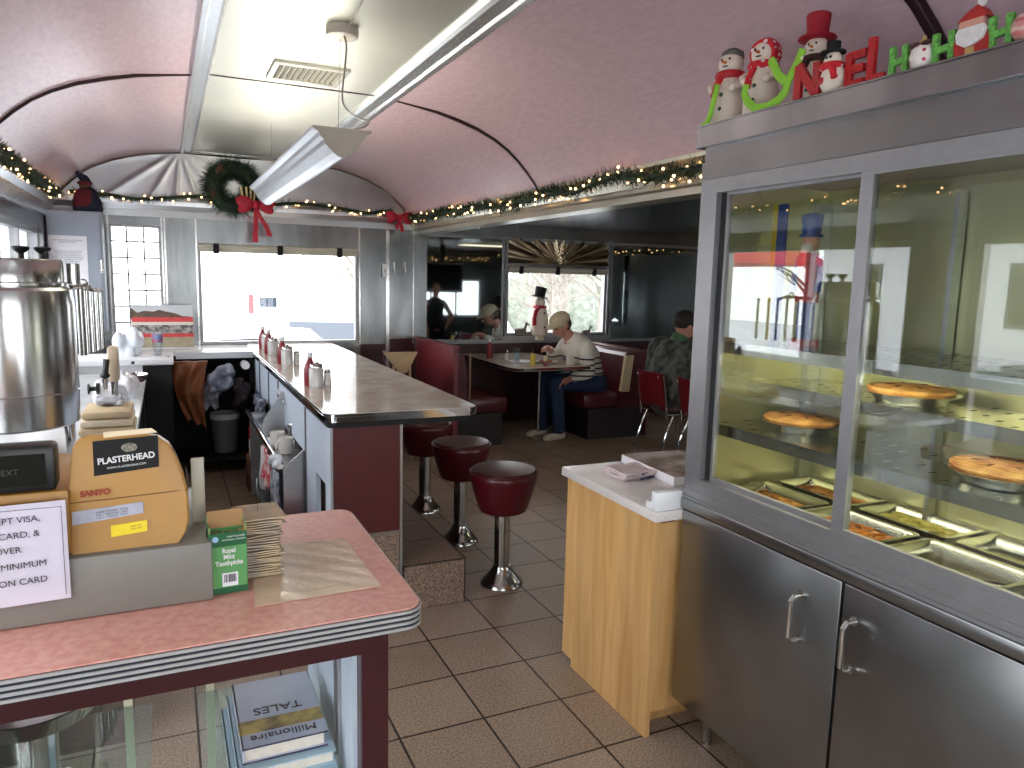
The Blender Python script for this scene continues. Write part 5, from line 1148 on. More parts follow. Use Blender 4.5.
BOOTH = mat('oxblood_booth_vinyl', C(88, 30, 38), .30, noise=(8, .2), bump=(5, .3, .01))
BOOTHD = mat('dark_booth_side', C(40, 26, 30), .5, noise=(6, .2))
def booth(name, x_back, sgn, y0, y1, top, lb, cushion):
    """x_back: outer back plane, the seat reaches sgn*0.62 from it"""
    t = thing(name, lb, 'booth seat', (x_back+sgn*.3, (y0+y1)/2, 0))
    def bx(a, b_, *r, **k): return B().box(x_back+sgn*a, x_back+sgn*b_, *r, **k)
    build('base', bx(.02, .68, y0+.01, y1, .0, .30), BOOTHD, t, False, 'dark plinth')
    b_ = bx(.10, .62, y0, y1, .30, .455); build('seat', B().box(min(x_back+sgn*.34, x_back+sgn*.74), max(x_back+sgn*.34, x_back+sgn*.74), y0, y1, .30, .455, .035), BOOTH, t, True, 'padded vinyl seat')
    f = lambda a: x_back+sgn*a
    poly = [(f(.0), .0), (f(.0), top-.02), (f(.02), top), (f(.27), top), (f(.30), top-.03), (f(.32), top-.16), (f(.36), .44), (f(.36), .30), (f(.03), .30), (f(.03), .0)]
    build('back', B().prism(poly, y0, y1, 'Y'), BOOTH, t, False, 'vinyl back')
    build('cap_rail', B().box(min(f(-.01), f(.12)), max(f(-.01), f(.12)), y0-.008, y1, top, top+.018, .004), mat('wood_cap', C(96, 60, 48), .35, noise=(10, .2)), t, True)
    if cushion:
        for k in range(3):
            p_ = [(f(.275-.030*k), top-.02), (f(.305-.030*k), top-.03), (f(.345-.030*k), .47), (f(.315-.030*k), .46)]
            build('piped_roll', B().prism(p_, y0-.045, y0-.001, 'Y'), mat('cream_vinyl', C(226, 208, 170), .35, noise=(8, .1)), t, True, 'cream side roll')
    return t
booth('booth', 4.36, -1, 6.08, 7.16, .842, 'dark red booth bench under the man in the striped sweater', True)
lb_ = booth('booth', 2.12, 1, 6.16, 7.16, .86, 'shadowy booth bench facing the seated man across the table', False)
build('edge_strip', B().box(2.452, 2.468, 6.13, 6.158, .45, .862), mat('tan_strip', C(150, 120, 92), .4), lb_, False, 'tan upright edge strip')
tb_ = thing('booth_table', 'laminate booth table with a single steel leg in front of the man', 'table', (3.15, 6.5, 0))
TP = [(2.78, 7.165), (2.78, 5.98), (2.79, 5.93), (2.82, 5.89), (2.87, 5.875), (3.56, 5.90), (3.58, 5.92), (3.58, 7.165)]
build('tabletop', B().prism(TP, .718, .750, 'Z'), COUNTER, tb_, False, 'pale laminate top')
build('metal_band', B().prism([(x+(.004 if x > 3.1 else -.004), y-.004) for x, y in TP], .722, .746, 'Z'), CHROME, tb_, False, 'bright metal edge band')
build('leg', B().cone((3.285, 6.38, 0), (3.285, 6.38, .718), .026, .026, 16), CHROME_D, tb_, True, 'round steel leg')
build('foot_plate', B().lathe([(.13, .0), (.12, .012), (.03, .02), (.0, .02)], (3.285, 6.38, 0), 24), CHROME_D, tb_)
TZ = .750
# things on the booth table
o = build('napkin_sheet', B().grid(lambda u, v: (2.95+.24*u+.03*v, 6.28+.22*v, TZ+.002+.003*math.sin(u*7+v*4)), 10, 10, (0, 0, .0012)), WHITEP); tag(o, 'white sheet lying on the left half of the booth table', 'paper')
shaker(2.985, 6.50, TZ, 'salt shaker at the window end of the booth table', .095, 'table shakers')
ke = ketchup(2.90, 6.72, TZ, 'red ketchup bottle at the far left of the booth table', .19); del ke['group']
o = thing('mustard_bottle', 'yellow mustard bottle on the booth table', 'bottle', (3.08, 6.12, TZ))
build('bottle', B().lathe([(.024, .0), (.027, .004), (.027, .07), (.016, .105), (.0, .106)], (3.08, 6.12, TZ), 20), mat('mustard_yellow', C(216, 190, 60), .35, noise=(20, .1)), o); build('nozzle_cap', B().lathe([(.014, .106), (.010, .135), (.0, .136)], (3.08, 6.12, TZ), 14), BLACK, o)
t = thing('water_glass', 'clear water glass beside the shaker on the booth table', 'glass', (3.02, 6.36, TZ))
build('tumbler', B().lathe([(.028, .0), (.030, .003), (.035, .125), (.033, .125), (.028, .008), (.0, .007)], (3.045, 6.40, TZ), 22), JARGLASS, t); build('water', B().lathe([(.0275, .0085), (.031, .08), (.0, .08)], (3.045, 6.40, TZ), 22), mat('pale_water', C(214, 222, 228), .08, trans=.6), t)
t = thing('dinner_plate', 'white plate with a meal in front of the seated man', 'plate', (3.30, 6.20, TZ))
build('plate_dish', B().lathe([(.055, .0), (.06, .004), (.115, .016), (.118, .018), (.112, .019), (.06, .008), (.0, .007)], (3.27, 6.22, TZ), 32), MATS['white_ceramic'], t)
o = build('meal', B().ell((3.25, 6.24, TZ+.018), (.045, .035, .012)).ell((3.30, 6.20, TZ+.018), (.035, .03, .012)).ell((3.27, 6.18, TZ+.017), (.03, .02, .01)), mat('mixed_food', C(178, 96, 60), .7, noise=(30, .6))); tag(o, 'reddish brown meal on the white plate', 'food', kind='stuff')
t = thing('small_ketchup', 'small red bottle with a cream top beside the plate', 'bottle', (3.13, 6.0, TZ)); t.name = 'sauce_bottle'
build('bottle', B().lathe([(.019, .0), (.020, .003), (.020, .03), (.014, .045), (.0, .046)], (3.145, 5.99, TZ), 18), KET, t); build('creamy_cap', B().lathe([(.020, .046), (.019, .085), (.011, .095), (.0, .096)], (3.145, 5.99, TZ), 18), MATS['cream_vinyl'], t)
o = mug(3.42, 6.02, TZ, 'white mug at the right end of the booth table', PI*1.3)
o = build('fork', B().tube([(3.30, 6.23, .80), (3.32, 6.24, .86), (3.335, 6.245, .90)], .0028, 6).box(3.290, 3.306, 6.228, 6.232, .775, .802), CHROME, None); tag(o, 'fork held above the plate by the seated man', 'fork')

# flat ceiling lights of the dining side
for k, (x0, x1, y0, y1, lb) in enumerate([(2.86, 2.98, 4.62, 6.25, 'long flat warm ceiling light over the dining side, nearest to the cornice opening'), (4.3, 5.5, 3.0, 3.3, 'flat warm ceiling light over the front of the dining side')]):
    t = thing('ceiling_light', lb, 'ceiling light', ((x0+x1)/2, (y0+y1)/2, AZ-.03), 'ceiling lights of the dining side')
    build('housing', B().box(x0, x1, y0, y1, AZ-.022, AZ-.0008), LGREY, t, False); build('diffuser', B().box(x0+.02, x1-.02, y0+.02, y1-.02, AZ-.028, AZ-.022), emission('warm_diffuser', (1, .86, .62, 1), 5.0), t, False)
# figures on the window sill
t = thing('snowman_figure', 'thin white snowman with a black hat and red scarf on the window sill', 'snowman figure', (3.66, 7.10, .886))
organic('body', B().lathe([(.055, .0), (.085, .02), (.098, .12), (.085, .24), (.060, .32)], (3.66, 7.13, .926), 22).ell((3.655, 7.13, .926+.36), (.062, .055, .062)), SNOWM, t, .010, 3)
build('base', B().lathe([(.05, .0), (.05, .040), (.0, .042)], (3.66, 7.13, .8855), 20), SNOWM, t)
build('hat', B().lathe([(.088, .0), (.090, .008), (.058, .010), (.062, .11), (.0, .115)], (0, 0, 0), 22).xf(Matrix.Translation((3.645, 7.13, 1.345)) @ Matrix.Rotation(.22, 4, 'Y')), BLACKM, t, True, 'tilted black hat')
build('scarf', B().torus((3.655, 7.13, 1.245), .060, .017, 22, 8).tube([(3.62, 7.07, 1.245), (3.575, 7.065, 1.20), (3.555, 7.062, 1.12), (3.56, 7.06, 1.05)], [.018, .022, .022, .024], 10), RIBBON, t, True, 'red scarf')
for z in (1.18, 1.03): build('button', B().ell((3.672, 7.035 if z < 1.1 else 7.048, z), (.012, .006, .012), 8), BLACKM, t)
def deer(x, s, lb):
    t = thing('deer_figurine', lb, 'figurine', (x, 7.14, .926)); P_ = lambda a, c, d: (x+a*s, 7.14+c*s, .9265+d*s)
    b_ = B(); chain(b_, [P_(-.05, 0, .06), P_(.04, 0, .065)], [.028*s, .026*s]); chain(b_, [P_(.04, 0, .07), P_(.065, 0, .13)], [.018*s, .012*s]); chain(b_, [P_(.062, 0, .135), P_(.10, 0, .125)], [.016*s, .009*s])
    for a, c in ((-.055, .015), (-.05, -.015), (.035, .015), (.04, -.015)): chain(b_, [P_(a, c, .05), P_(a-.004, c, .005)], [.010*s, .006*s])
    for c in (-.012, .012): chain(b_, [P_(.058, c, .145), P_(.050, c*2, .175)], [.006*s, .004*s])
    organic('body', b_, mat('taupe_figurine', C(140, 126, 116), .6, noise=(30, .2)), t, .006*s, 2)
deer(3.44, 1.0, 'larger grey deer figurine lying on the sill left of the snowman'); deer(3.535, .55, 'small grey deer figurine close to the snowman')
deer(4.25, .75, 'grey deer figurine on the sill behind the seated man')

# red chrome chairs
def chair():
    t = thing('dining_chair', 'red backed chrome dining chair the person in camouflage sits on', 'chair', (0, 0, 0), None)
    build('seat', B().box(-.20, .20, -.19, .19, .435, .475, .018), REDV, t)
    def bp(u, v): return (-.205-.035*math.cos((u-.5)*2.2)-.05*v+.03, -.175+.35*u, .50+.27*v)
    bb = B().grid(lambda u, v: (-.215-.030*math.cos((u-.5)*2.6)-.055*v, -.175+.35*u, .485+.285*v), 12, 6, (.022, 0, 0))
    bk = build('backrest', bb, mat('cherry_vinyl', C(112, 24, 34), .32, noise=(8, .1)), t, True, 'cherry red back panel')
    for y in (-.150, .150): build('stud', B().ell((-.285, y, .735), .009, 8), CHROME, bk)
    for s_ in (-1, 1):
        y = s_*.19
        build('leg', B().tube(bez([(-.262, y, .76), (-.235, y, .62), (-.215, y, .47), (-.21, y, .40), (-.20, y, .38)]), .011, 10), CHROME_D, t)
        build('leg', B().tube(bez([(-.20, y, .415), (-.14, y, .40), (-.19, y, .28), (-.245, y, .10), (-.26, y, .008)]), .011, 10), CHROME, t)
        build('leg', B().tube(bez([(-.16, y, .41), (.10, y, .415), (.175, y, .38), (.21, y, .20), (.225, y, .008)]), .011, 10), CHROME, t)
    return t
c1 = chair(); c1.location = (4.05, 5.26, 0)
dup(c1, (4.06, 4.70, 0), -.12, 'red backed chrome dining chair half hidden by the pie case')

# ================================================================== PEOPLE
def hand(b_, w, d, palm, up, k=1.0, curl=.5):
    """five separate fingers from a palm at w pointing along d"""
    w = Vector(w); d = Vector(d).normalized(); up = Vector(up).normalized(); side = d.cross(up).normalized(); up = side.cross(d)
    chain(b_, [w, w+d*.045*k, w+d*.075*k], [.026*k, .030*k, .026*k], 12)
    for i, (o_, L_) in enumerate(((-.027, .060), (-.009, .072), (.009, .068), (.026, .052))):
        a = w+d*.085*k+side*o_*k; m1 = a+d*L_*.5*k-up*curl*.018*k; e = m1+d*L_*.42*k*(1-curl*.5)-up*curl*.040*k
        chain(b_, [a, m1, e], [.0098*k, .0090*k, .0078*k], 8)
    a = w+d*.03*k-side*.028*k; chain(b_, [a, a+d*.028*k-side*.022*k-up*.008*k, a+d*.055*k-side*.022*k-up*.02*k], [.012*k, .0105*k, .009*k], 8)
def head(b_, c, fwd, r=.098, tilt=0.0):
    """skull, jaw, nose, ears around centre c facing fwd"""
    f = Vector(fwd).normalized(); s_ = f.cross(Vector((0, 0, 1))).normalized(); u = s_.cross(f)
    c = Vector(c); M = Matrix((f, s_, u)).transposed()
    b_.ell(c+u*.012, (r, r*.80, r*1.08), 18, M); b_.ell(c+f*r*.30-u*r*.50, (r*.62, r*.56, r*.66), 14, M)
    chain(b_, [c+f*r*.95+u*r*.10, c+f*r*1.16-u*r*.26], [r*.10, r*.17], 8)
    for q in (-1, 1): b_.ell(c+s_*q*r*.82-u*r*.08-f*r*.05, (r*.20, r*.09, r*.28), 8, M)
    b_.ell(c+f*r*.86-u*r*.60, (r*.14, r*.30, r*.08), 8, M)
    return f, s_, u
def eyes(t, c, f, s_, u, r=.098):
    c = Vector(c)
    for q in (-1, 1): build('eye', B().ell(c+f*r*.90+s_*q*r*.33+u*r*.06, r*.10, 8), BLACK, t)
# --- man in the striped sweater
man = thing('person', 'person in a pale cap, striped white sweater and jeans eating at the booth', 'person', (3.7, 6.3, 0))
SW = stripe_mat('striped_white_sweater', C(232, 226, 216), C(36, 38, 62), .50, .815, .052, .30)
MY = 6.33
HC = Vector((3.475, MY-.01, 1.105)); HF = (-.86, -.18, -.50)
b_ = B(); f, s_, u = head(b_, HC, HF, .100)
chain(b_, [(3.60, MY, .96), (3.53, MY, 1.04)], [.062, .056])
chain(b_, [(3.82, MY, .50), (3.78, MY, .66), (3.70, MY, .84), (3.63, MY, .93)], [.135, .135, .145, .10], 18)
# legs
for dy, kx, az in ((-.10, 3.36, 3.42), (.11, 3.33, 3.34)):
    chain(b_, [(3.82, MY+dy, .53), (kx+.02, MY+dy-.02, .545), (az, MY+dy-.04, .10)], [.085, .062, .045])
# arms: near one rests towards the lap, far one lifts the fork
NA = [(3.665, MY-.185, .895), (3.66, MY-.235, .665), (3.50, MY-.19, .60)]; FA = [(3.64, MY+.18, .90), (3.53, MY+.215, .715), (3.385, MY+.02, .865)]
chain(b_, NA, [.055, .045, .032]); chain(b_, FA, [.055, .045, .030])
hand(b_, NA[2], (-.85, .15, -.32), None, (0, 0, 1), 1.05, .7)
hand(b_, FA[2], (-.8, -.45, .25), None, (0, .2, 1), 1.0, .9)
organic('body', b_, SKIN, man, .0065, 3, 'skin of face and hands')
eyes(man, HC, f, s_, u, .100)
b_ = B()
chain(b_, [(3.82, MY, .50), (3.80, MY, .62), (3.74, MY, .78), (3.68, MY, .86), (3.635, MY, .935)], [.158, .160, .168, .155, .105], 20)
chain(b_, [(3.68, MY-.12, .88), (3.68, MY+.12, .88)], [.098, .098], 16)
chain(b_, [(3.665, MY-.175, .885), (3.665, MY-.235, .665), (3.545, MY-.20, .615)], [.085, .070, .054], 16); chain(b_, [(3.64, MY+.17, .89), (3.535, MY+.215, .715), (3.42, MY+.07, .83)], [.080, .064, .050], 16)
b_.ell((3.66, MY, .975), (.085, .10, .045)); b_.ell((3.73, MY, .93), (.08, .12, .06))
organic('sweater', b_, SW, man, .010, 5, 'loose white sweater with navy stripes on sleeves and hem')
b_ = B()
chain(b_, [(3.85, MY-.07, .52), (3.85, MY+.07, .52)], [.125, .125])
for dy, kx, az in ((-.10, 3.36, 3.42), (.11, 3.33, 3.34)): chain(b_, [(3.82, MY+dy, .54), (kx+.02, MY+dy-.02, .55), (az, MY+dy-.04, .11)], [.098, .076, .064], 16)
organic('jeans', b_, DENIM, man, .010, 3, 'blue jeans')
for dy, az in ((-.14, 3.42), (.07, 3.34)):
    b_ = B(); y = MY+dy
    b_.ell((az+.015, y, .055), (.055, .042, .055)); chain(b_, [(az+.03, y, .035), (az-.10, y-.02, .032), (az-.16, y-.03, .030)], [.036, .038, .030], 14)
    o = organic('shoe', b_, mat('cream_trainer', C(206, 196, 176), .6, noise=(30, .15)), man, .006, 2, 'cream trainer')
hb = B(); M = Matrix((f, s_, u)).transposed(); c = HC
hb.ell(c-f*.028-u*.005, (.085, .088, .080), 16, M); organic('hair', hb, mat('grey_brown_hair', C(86, 66, 52), .8, noise=(60, .3)), man, .007, 2)
hb = B(); hb.ell(c+u*.048-f*.004, (.114, .096, .082), 18, M); hb.ell(c+u*.040+f*.105, (.058, .070, .014), 14, M)
organic('cap', hb, mat('pale_flat_cap', C(206, 190, 160), .8, noise=(40, .12)), man, .006, 3, 'pale tan cap with a short brim')

# --- person in camouflage jacket, seen from behind
pp = thing('person', 'person in a camouflage jacket with green collar bending over a table, seen from behind', 'person', (4.1, 5.26, 0))
PX, PY = 4.10, 5.26
HC = Vector((4.09, 5.20, 1.17)); HF = (.90, -.12, -.35)
b_ = B(); f, s_, u = head(b_, HC, HF, .100)
chain(b_, [(4.08, 5.24, .98), (4.07, 5.22, 1.08)], [.062, .056])
chain(b_, [(4.02, PY, .56), (4.06, PY, .74), (4.16, 5.23, .92)], [.14, .15, .12], 18)
for dy in (-.11, .11): chain(b_, [(4.02, PY+dy, .57), (4.46, PY+dy, .58), (4.48, PY+dy, .09)], [.088, .064, .045])
AR = [(4.17, 5.00, .93), (4.24, 4.90, .70), (4.45, 4.98, .72)]; AL = [(4.11, 5.44, .92), (4.18, 5.56, .70), (4.42, 5.44, .72)]
chain(b_, AR, [.055, .046, .032]); chain(b_, AL, [.055, .046, .032]); hand(b_, AR[2], (1, .1, -.05), None, (0, 0, 1)); hand(b_, AL[2], (1, -.2, -.05), None, (0, 0, 1))
organic('body', b_, SKIN, pp, .0075, 3, 'skin of face and hands'); eyes(pp, HC, f, s_, u)
b_ = B()
chain(b_, [(4.02, PY, .56), (4.03, PY, .70), (4.08, PY, .84), (4.15, 5.24, .94)], [.21, .235, .225, .15], 20)
chain(b_, [(4.14, 5.02, .92), (4.06, 5.48, .92)], [.135, .135], 16); chain(b_, [(4.0, 5.12, .60), (3.99, 5.42, .60)], [.15, .15], 16)
chain(b_, [(4.17, 5.0, .91), (4.24, 4.89, .70), (4.42, 4.97, .72)], [.10, .082, .060], 16); chain(b_, [(4.06, 5.50, .90), (4.10, 5.62, .70), (4.36, 5.48, .72)], [.115, .10, .070], 16)
organic('camouflage_jacket', b_, CAMO, pp, .011, 4, 'bulky grey camouflage jacket')
organic('collar', chain(B(), [(4.07, 5.25, 1.005), (4.06, 5.23, 1.045)], [.088, .080], 16), mat('green_hood', C(66, 100, 66), .85, noise=(30, .2)), pp, .008, 2, 'green collar')
b_ = B()
for dy in (-.11, .11): chain(b_, [(4.02, PY+dy, .565), (4.46, PY+dy, .59), (4.48, PY+dy, .10)], [.10, .078, .062], 16)
organic('trousers', b_, mat('dark_trousers', C(52, 50, 48), .9, noise=(20, .2)), pp, .011, 2)
for dy in (-.11, .11):
    b_ = B(); chain(b_, [(4.48, PY+dy, .045), (4.62, PY+dy, .036)], [.044, .034], 14); organic('boot', b_, BLACKM, pp, .008, 2)
M = Matrix((f, s_, u)).transposed(); hb = B().ell(HC+u*.030-f*.022, (.106, .094, .098), 16, M); organic('hair', hb, HAIR, pp, .007, 2, 'short dark brown hair')

# --- standing waitress, seen in the wall mirror
ws = thing('person', 'standing person in black vest, one hand on hip, seen in the mirror', 'person', (3.98, 2.9, 0))
QX, QY = 3.98, 2.9
HC = Vector((QX, QY+.02, 1.335)); HF = (-.25, .95, -.05)
b_ = B(); f, s_, u = head(b_, HC, HF, .090)
chain(b_, [(QX, QY, 1.17), (QX, QY+.01, 1.26)], [.05, .046])
chain(b_, [(QX, QY, .78), (QX, QY, .95), (QX, QY, 1.08)], [.135, .115, .13], 18); chain(b_, [(QX-.13, QY, 1.11), (QX+.13, QY, 1.11)], [.055, .055])
for q in (-1, 1): chain(b_, [(QX+q*.08, QY, .76), (QX+q*.09, QY+.01, .42), (QX+q*.09, QY, .07)], [.088, .058, .040])
A1 = [(QX+.16, QY, 1.10), (QX+.30, QY-.03, .90), (QX+.19, QY+.03, .76)]; A2 = [(QX-.16, QY, 1.10), (QX-.20, QY+.02, .88), (QX-.17, QY+.10, .70)]
chain(b_, A1, [.045, .038, .028]); chain(b_, A2, [.045, .038, .028]); hand(b_, A1[2], (-.5, .3, -.6), None, (0, 1, 0), .95); hand(b_, A2[2], (.0, .3, -1), None, (0, 1, 0), .95)
organic('body', b_, SKIN, ws, .0075, 3, 'skin of face and bare arms'); eyes(ws, HC, f, s_, u, .09)
organic('shirt', chain(B(), [(QX, QY, 1.0), (QX, QY, 1.12)], [.125, .105], 18).ell((QX, QY+.01, 1.17), (.075, .06, .03)), WT, ws, .009, 3, 'white collared shirt')
organic('vest', chain(chain(B(), [(QX, QY-.004, .80), (QX, QY-.004, .94), (QX, QY-.012, 1.08)], [.150, .132, .146], 20), [(QX-.12, QY-.01, 1.115), (QX+.12, QY-.01, 1.115)], [.062, .062]), mat('black_vest', C(22, 22, 30), .8, noise=(20, .2)), ws, .009, 3, 'black vest')
b_ = B()
for q in (-1, 1): chain(b_, [(QX+q*.07, QY, .78), (QX+q*.09, QY+.01, .42), (QX+q*.09, QY, .09)], [.105, .075, .058], 16)
organic('trousers', b_, MATS['black_vest'], ws, .010, 2)
for q in (-1, 1): organic('shoe', chain(B(), [(QX+q*.09, QY-.02, .038), (QX+q*.095, QY+.12, .032)], [.038, .030], 14), BLACKM, ws, .008, 2)
M = Matrix((f, s_, u)).transposed(); organic('hair', B().ell(HC+u*.024-f*.024, (.098, .088, .098), 16, M).ell(HC-f*.10+u*.01, (.04, .04, .04), 10), HAIR, ws, .007, 2, 'dark tied back hair')

# television seen in the mirror
tv = thing('television', 'black television hanging at the front of the dining side, seen in the mirror', 'television', (4.28, 2.38, 1.15))
build('body', B().box(3.93, 4.66, 2.30, 2.37, 1.28, 1.78, .008), BLACK, tv); build('screen', B().box(3.96, 4.63, 2.37, 2.372, 1.31, 1.75), mat('dark_screen', C(8, 9, 11), .1), tv, False)
build('bracket', B().box(4.26, 4.32, 2.31, 2.35, 1.78, 2.079), BLACKM, tv, False)
# round wrapped column by the right wall, seen in the mirror
col = thing('wrapped_column', 'white column wound with a black spiral ribbon, seen in the right mirror', 'column', (5.75, 4.9, 0))
build('post', B().cone((5.75, 4.9, 0), (5.75, 4.9, AZ-.001), .055, .055, 20), WHITE, col)
pts = [(5.75+.060*math.cos(a), 4.9+.060*math.sin(a), .1+a*.047) for a in [k*.3 for k in range(136)]]
build('spiral_ribbon', B().tube([p for p in pts if p[2] < AZ-.05], .022, 6), BLACKM, col, True, 'black spiral ribbon')
# curtains of the dining side (mirror)
SHEER = mat('grey_sheer_curtain', C(150, 156, 156), .9, noise=(10, .2))
for k, (y0, y1, lb) in enumerate([(1.15, 2.0, 'grey curtain on the right dining wall, nearest to the entrance'), (2.15, 2.95, 'grey curtain beside the first one on the right dining wall'), (3.55, 4.25, 'grey curtain on the right dining wall behind the wrapped column'), (4.4, 5.05, 'grey curtain at the far end of the right dining wall')]):
    o = build('curtain', B().grid(lambda u, v: (AX-.06+.018*math.sin(u*46), y0+(y1-y0)*u, 1.92-1.05*v*(1-.12*math.sin(u*PI*2)**2)), 60, 8, (.004, 0, 0)), SHEER); tag(o, lb, 'curtain', 'curtains on the dining side wall')

# ================================================================== GARLANDS, WREATH, BOWS
def needles(b_, pts, r, per, rnd, ln=.028, w=.0022, flat=None):
    pts = [Vector(p) for p in pts]
    for i in range(len(pts)-1):
        a, c = pts[i], pts[i+1]; L_ = (c-a).length; d = (c-a)/L_
        for _ in range(int(per*L_)):
            p = a.lerp(c, rnd.random()); dirn = Vector((rnd.gauss(0, 1), rnd.gauss(0, 1), rnd.gauss(0, 1))); dirn -= d*dirn.dot(d)*.5
            if dirn.length < .1: continue
            dirn.normalize(); q = p+dirn*r*rnd.uniform(.1, .6); e = q+dirn*ln*rnd.uniform(.6, 1.2)+d*rnd.uniform(-.012, .012); s_ = dirn.cross(d).normalized()*w
            t_ = dirn.cross(s_).normalized()*w
            b_.add([q+s_, q-s_, q+t_, e], [(0, 1, 3), (1, 2, 3), (2, 0, 3)])
def garland(name, pts, r, lb, nb, seed, grp='string lights'):
    rnd = random.Random(seed); cpts = bez(pts, 6); mid = cpts[len(cpts)//2]
    t = thing('garland', lb, 'garland', tuple(cpts[0]))
    b_ = B(); b_.tube(cpts, r*.32, 7); needles(b_, cpts, r, 850, rnd, r*.75)
    o_ = build('greenery', b_, GREEN, t, False, 'dark evergreen sprigs')
    seg = len(cpts)-1
    b_ = B().ell((0, 0, 0), .006, 8); proto = None
    for k in range(nb):
        x = (k+.5+rnd.uniform(-.35, .35))/nb*seg; i = min(int(x), seg-1); p = cpts[i].lerp(cpts[i+1], x-i)
        p = p+Vector((rnd.uniform(-1, 1), rnd.uniform(-1, 1), rnd.uniform(-1, .9)))*r*.75
        if proto is None:
            proto = build('bulb', b_, BULB, t, True, 'warm mini light', local=True); q = proto
        else: q = proto.copy(); COL.objects.link(q); q.parent = t
        q.location = p-t.location
    return t
rnd = random.Random(5)
gp = [(1.955, 6.38, 2.055)]
y = 6.1
while y > 1.95: gp.append((1.965+rnd.uniform(-.01, .01), y, 2.005+rnd.uniform(-.022, .024))); y -= .33
garland('garland', gp, .055, 'lit evergreen garland along the cornice over the opening to the dining side', 84, 1)
gp = []
x = -.60
while x < 1.98: gp.append((x, 6.405, 2.085+.018*math.sin(x*7)+rnd.uniform(-.01, .01))); x += .22
garland('garland', gp, .042, 'lit evergreen garland across the back wall above the big window', 44, 2)
gp = []
y = 2.6
while y < 6.3: gp.append((-.655, y, 2.055+rnd.uniform(-.012, .015))); y += .33
garland('garland', gp, .050, 'lit evergreen garland along the left cornice above the back bar', 56, 3)
# dining side garlands, seen in the mirrors
garland('garland', [(2.6, .34, 1.93), (3.4, .34, 1.89), (4.2, .34, 1.93), (5.0, .34, 1.89), (6.0, .34, 1.93)], .05, 'lit garland along the front dining wall, seen in the mirror', 52, 4)
garland('garland', [(6.08, .6, 1.98), (6.08, 1.6, 1.95), (6.08, 2.6, 1.98), (6.08, 3.6, 1.95), (6.08, 4.6, 1.98), (6.08, 5.6, 1.95), (6.08, 6.9, 1.98)], .05, 'lit garland along the right dining wall, seen in the mirror', 80, 5)
garland('garland', [(2.27, 2.1, 1.99), (2.27, 3.2, 1.96), (2.27, 4.3, 1.99), (2.27, 5.4, 1.96), (2.27, 6.4, 1.99)], .045, 'lit garland on the dining side of the cornice opening', 60, 6)
# wreath
wr = thing('wreath', 'evergreen wreath with gold sticks and a red bow above the big window', 'wreath', (.545, 6.40, 2.05))
b_ = B(); rw = random.Random(9); WC = (.530, 6.41, 2.20); ring = [(WC[0]+.150*math.cos(a), WC[1], WC[2]+.145*math.sin(a)) for a in [2*PI*k/24 for k in range(25)]]
b_.tube(ring[:-1], .060, 8, True); needles(b_, ring, .13, 4200, rw, .07, .0030)
build('greenery', b_, GREEN, wr, False, 'dense dark needles')
for k, (x, dx) in enumerate(((.595, -.02), (.622, -.008), (.645, .006), (.668, .016))): build('gold_stick', B().cone((x, 6.315, 2.075), (x+dx, 6.310, 2.20), .007, .009, 8), mat('gold_foil', C(226, 206, 150), .35, .5), wr)
for k in range(7):
    a = rw.uniform(0, 2*PI); build('pine_cone', B().ell((WC[0]+.17*math.cos(a), WC[1]-.065, WC[2]+.16*math.sin(a)), (.022, .018, .03), 10), mat('cone_brown', C(100, 66, 50), .8, noise=(60, .5)), wr)
def bow(c, s_, tails, parent):
    c = Vector(c)
    for q in (-1, 1):
        b_ = B()
        for k, (w, h, dz) in enumerate(((.062, .030, .010), (.050, .024, -.016))):
            M = Matrix.Rotation(q*(-.35 if k == 0 else .5), 3, 'Y'); b_.ell(c+Vector((q*.052, .004*k, dz))*s_, (w*s_*.8, .016*s_, h*s_), 12, M)
        organic('bow_loop', b_, RIBBON, parent, .0055, 2)
    build('knot', B().ell(c+Vector((0, -.012*s_, 0)), (.018*s_, .018*s_, .022*s_), 10), RIBBON, parent)
    for (ex, ez) in tails:
        P_ = bez([c, c+Vector((ex*.25, -.005, ez*.35)), c+Vector((ex*.75, .004, ez*.7)), c+Vector((ex, -.01, ez))], 6); n2 = len(P_)-1
        build('ribbon_tail', B().grid(lambda u, v: tuple(P_[int(round(v*n2))]+Vector(((u-.5)*(.020+.008*v)*s_, .008*math.sin(v*9), 0))), 3, n2, (0, .003, 0)), RIBBON, parent)
bow((.680, 6.265, 2.062), 1.55, [(-.01, -.29), (.10, -.24)], wr)
bw = thing('red_bow', 'small red bow on the garland in the far right corner', 'bow', (1.87, 6.36, 2.0)); bow((1.865, 6.345, 2.035), 1.25, [(-.02, -.10), (.03, -.12)], bw)

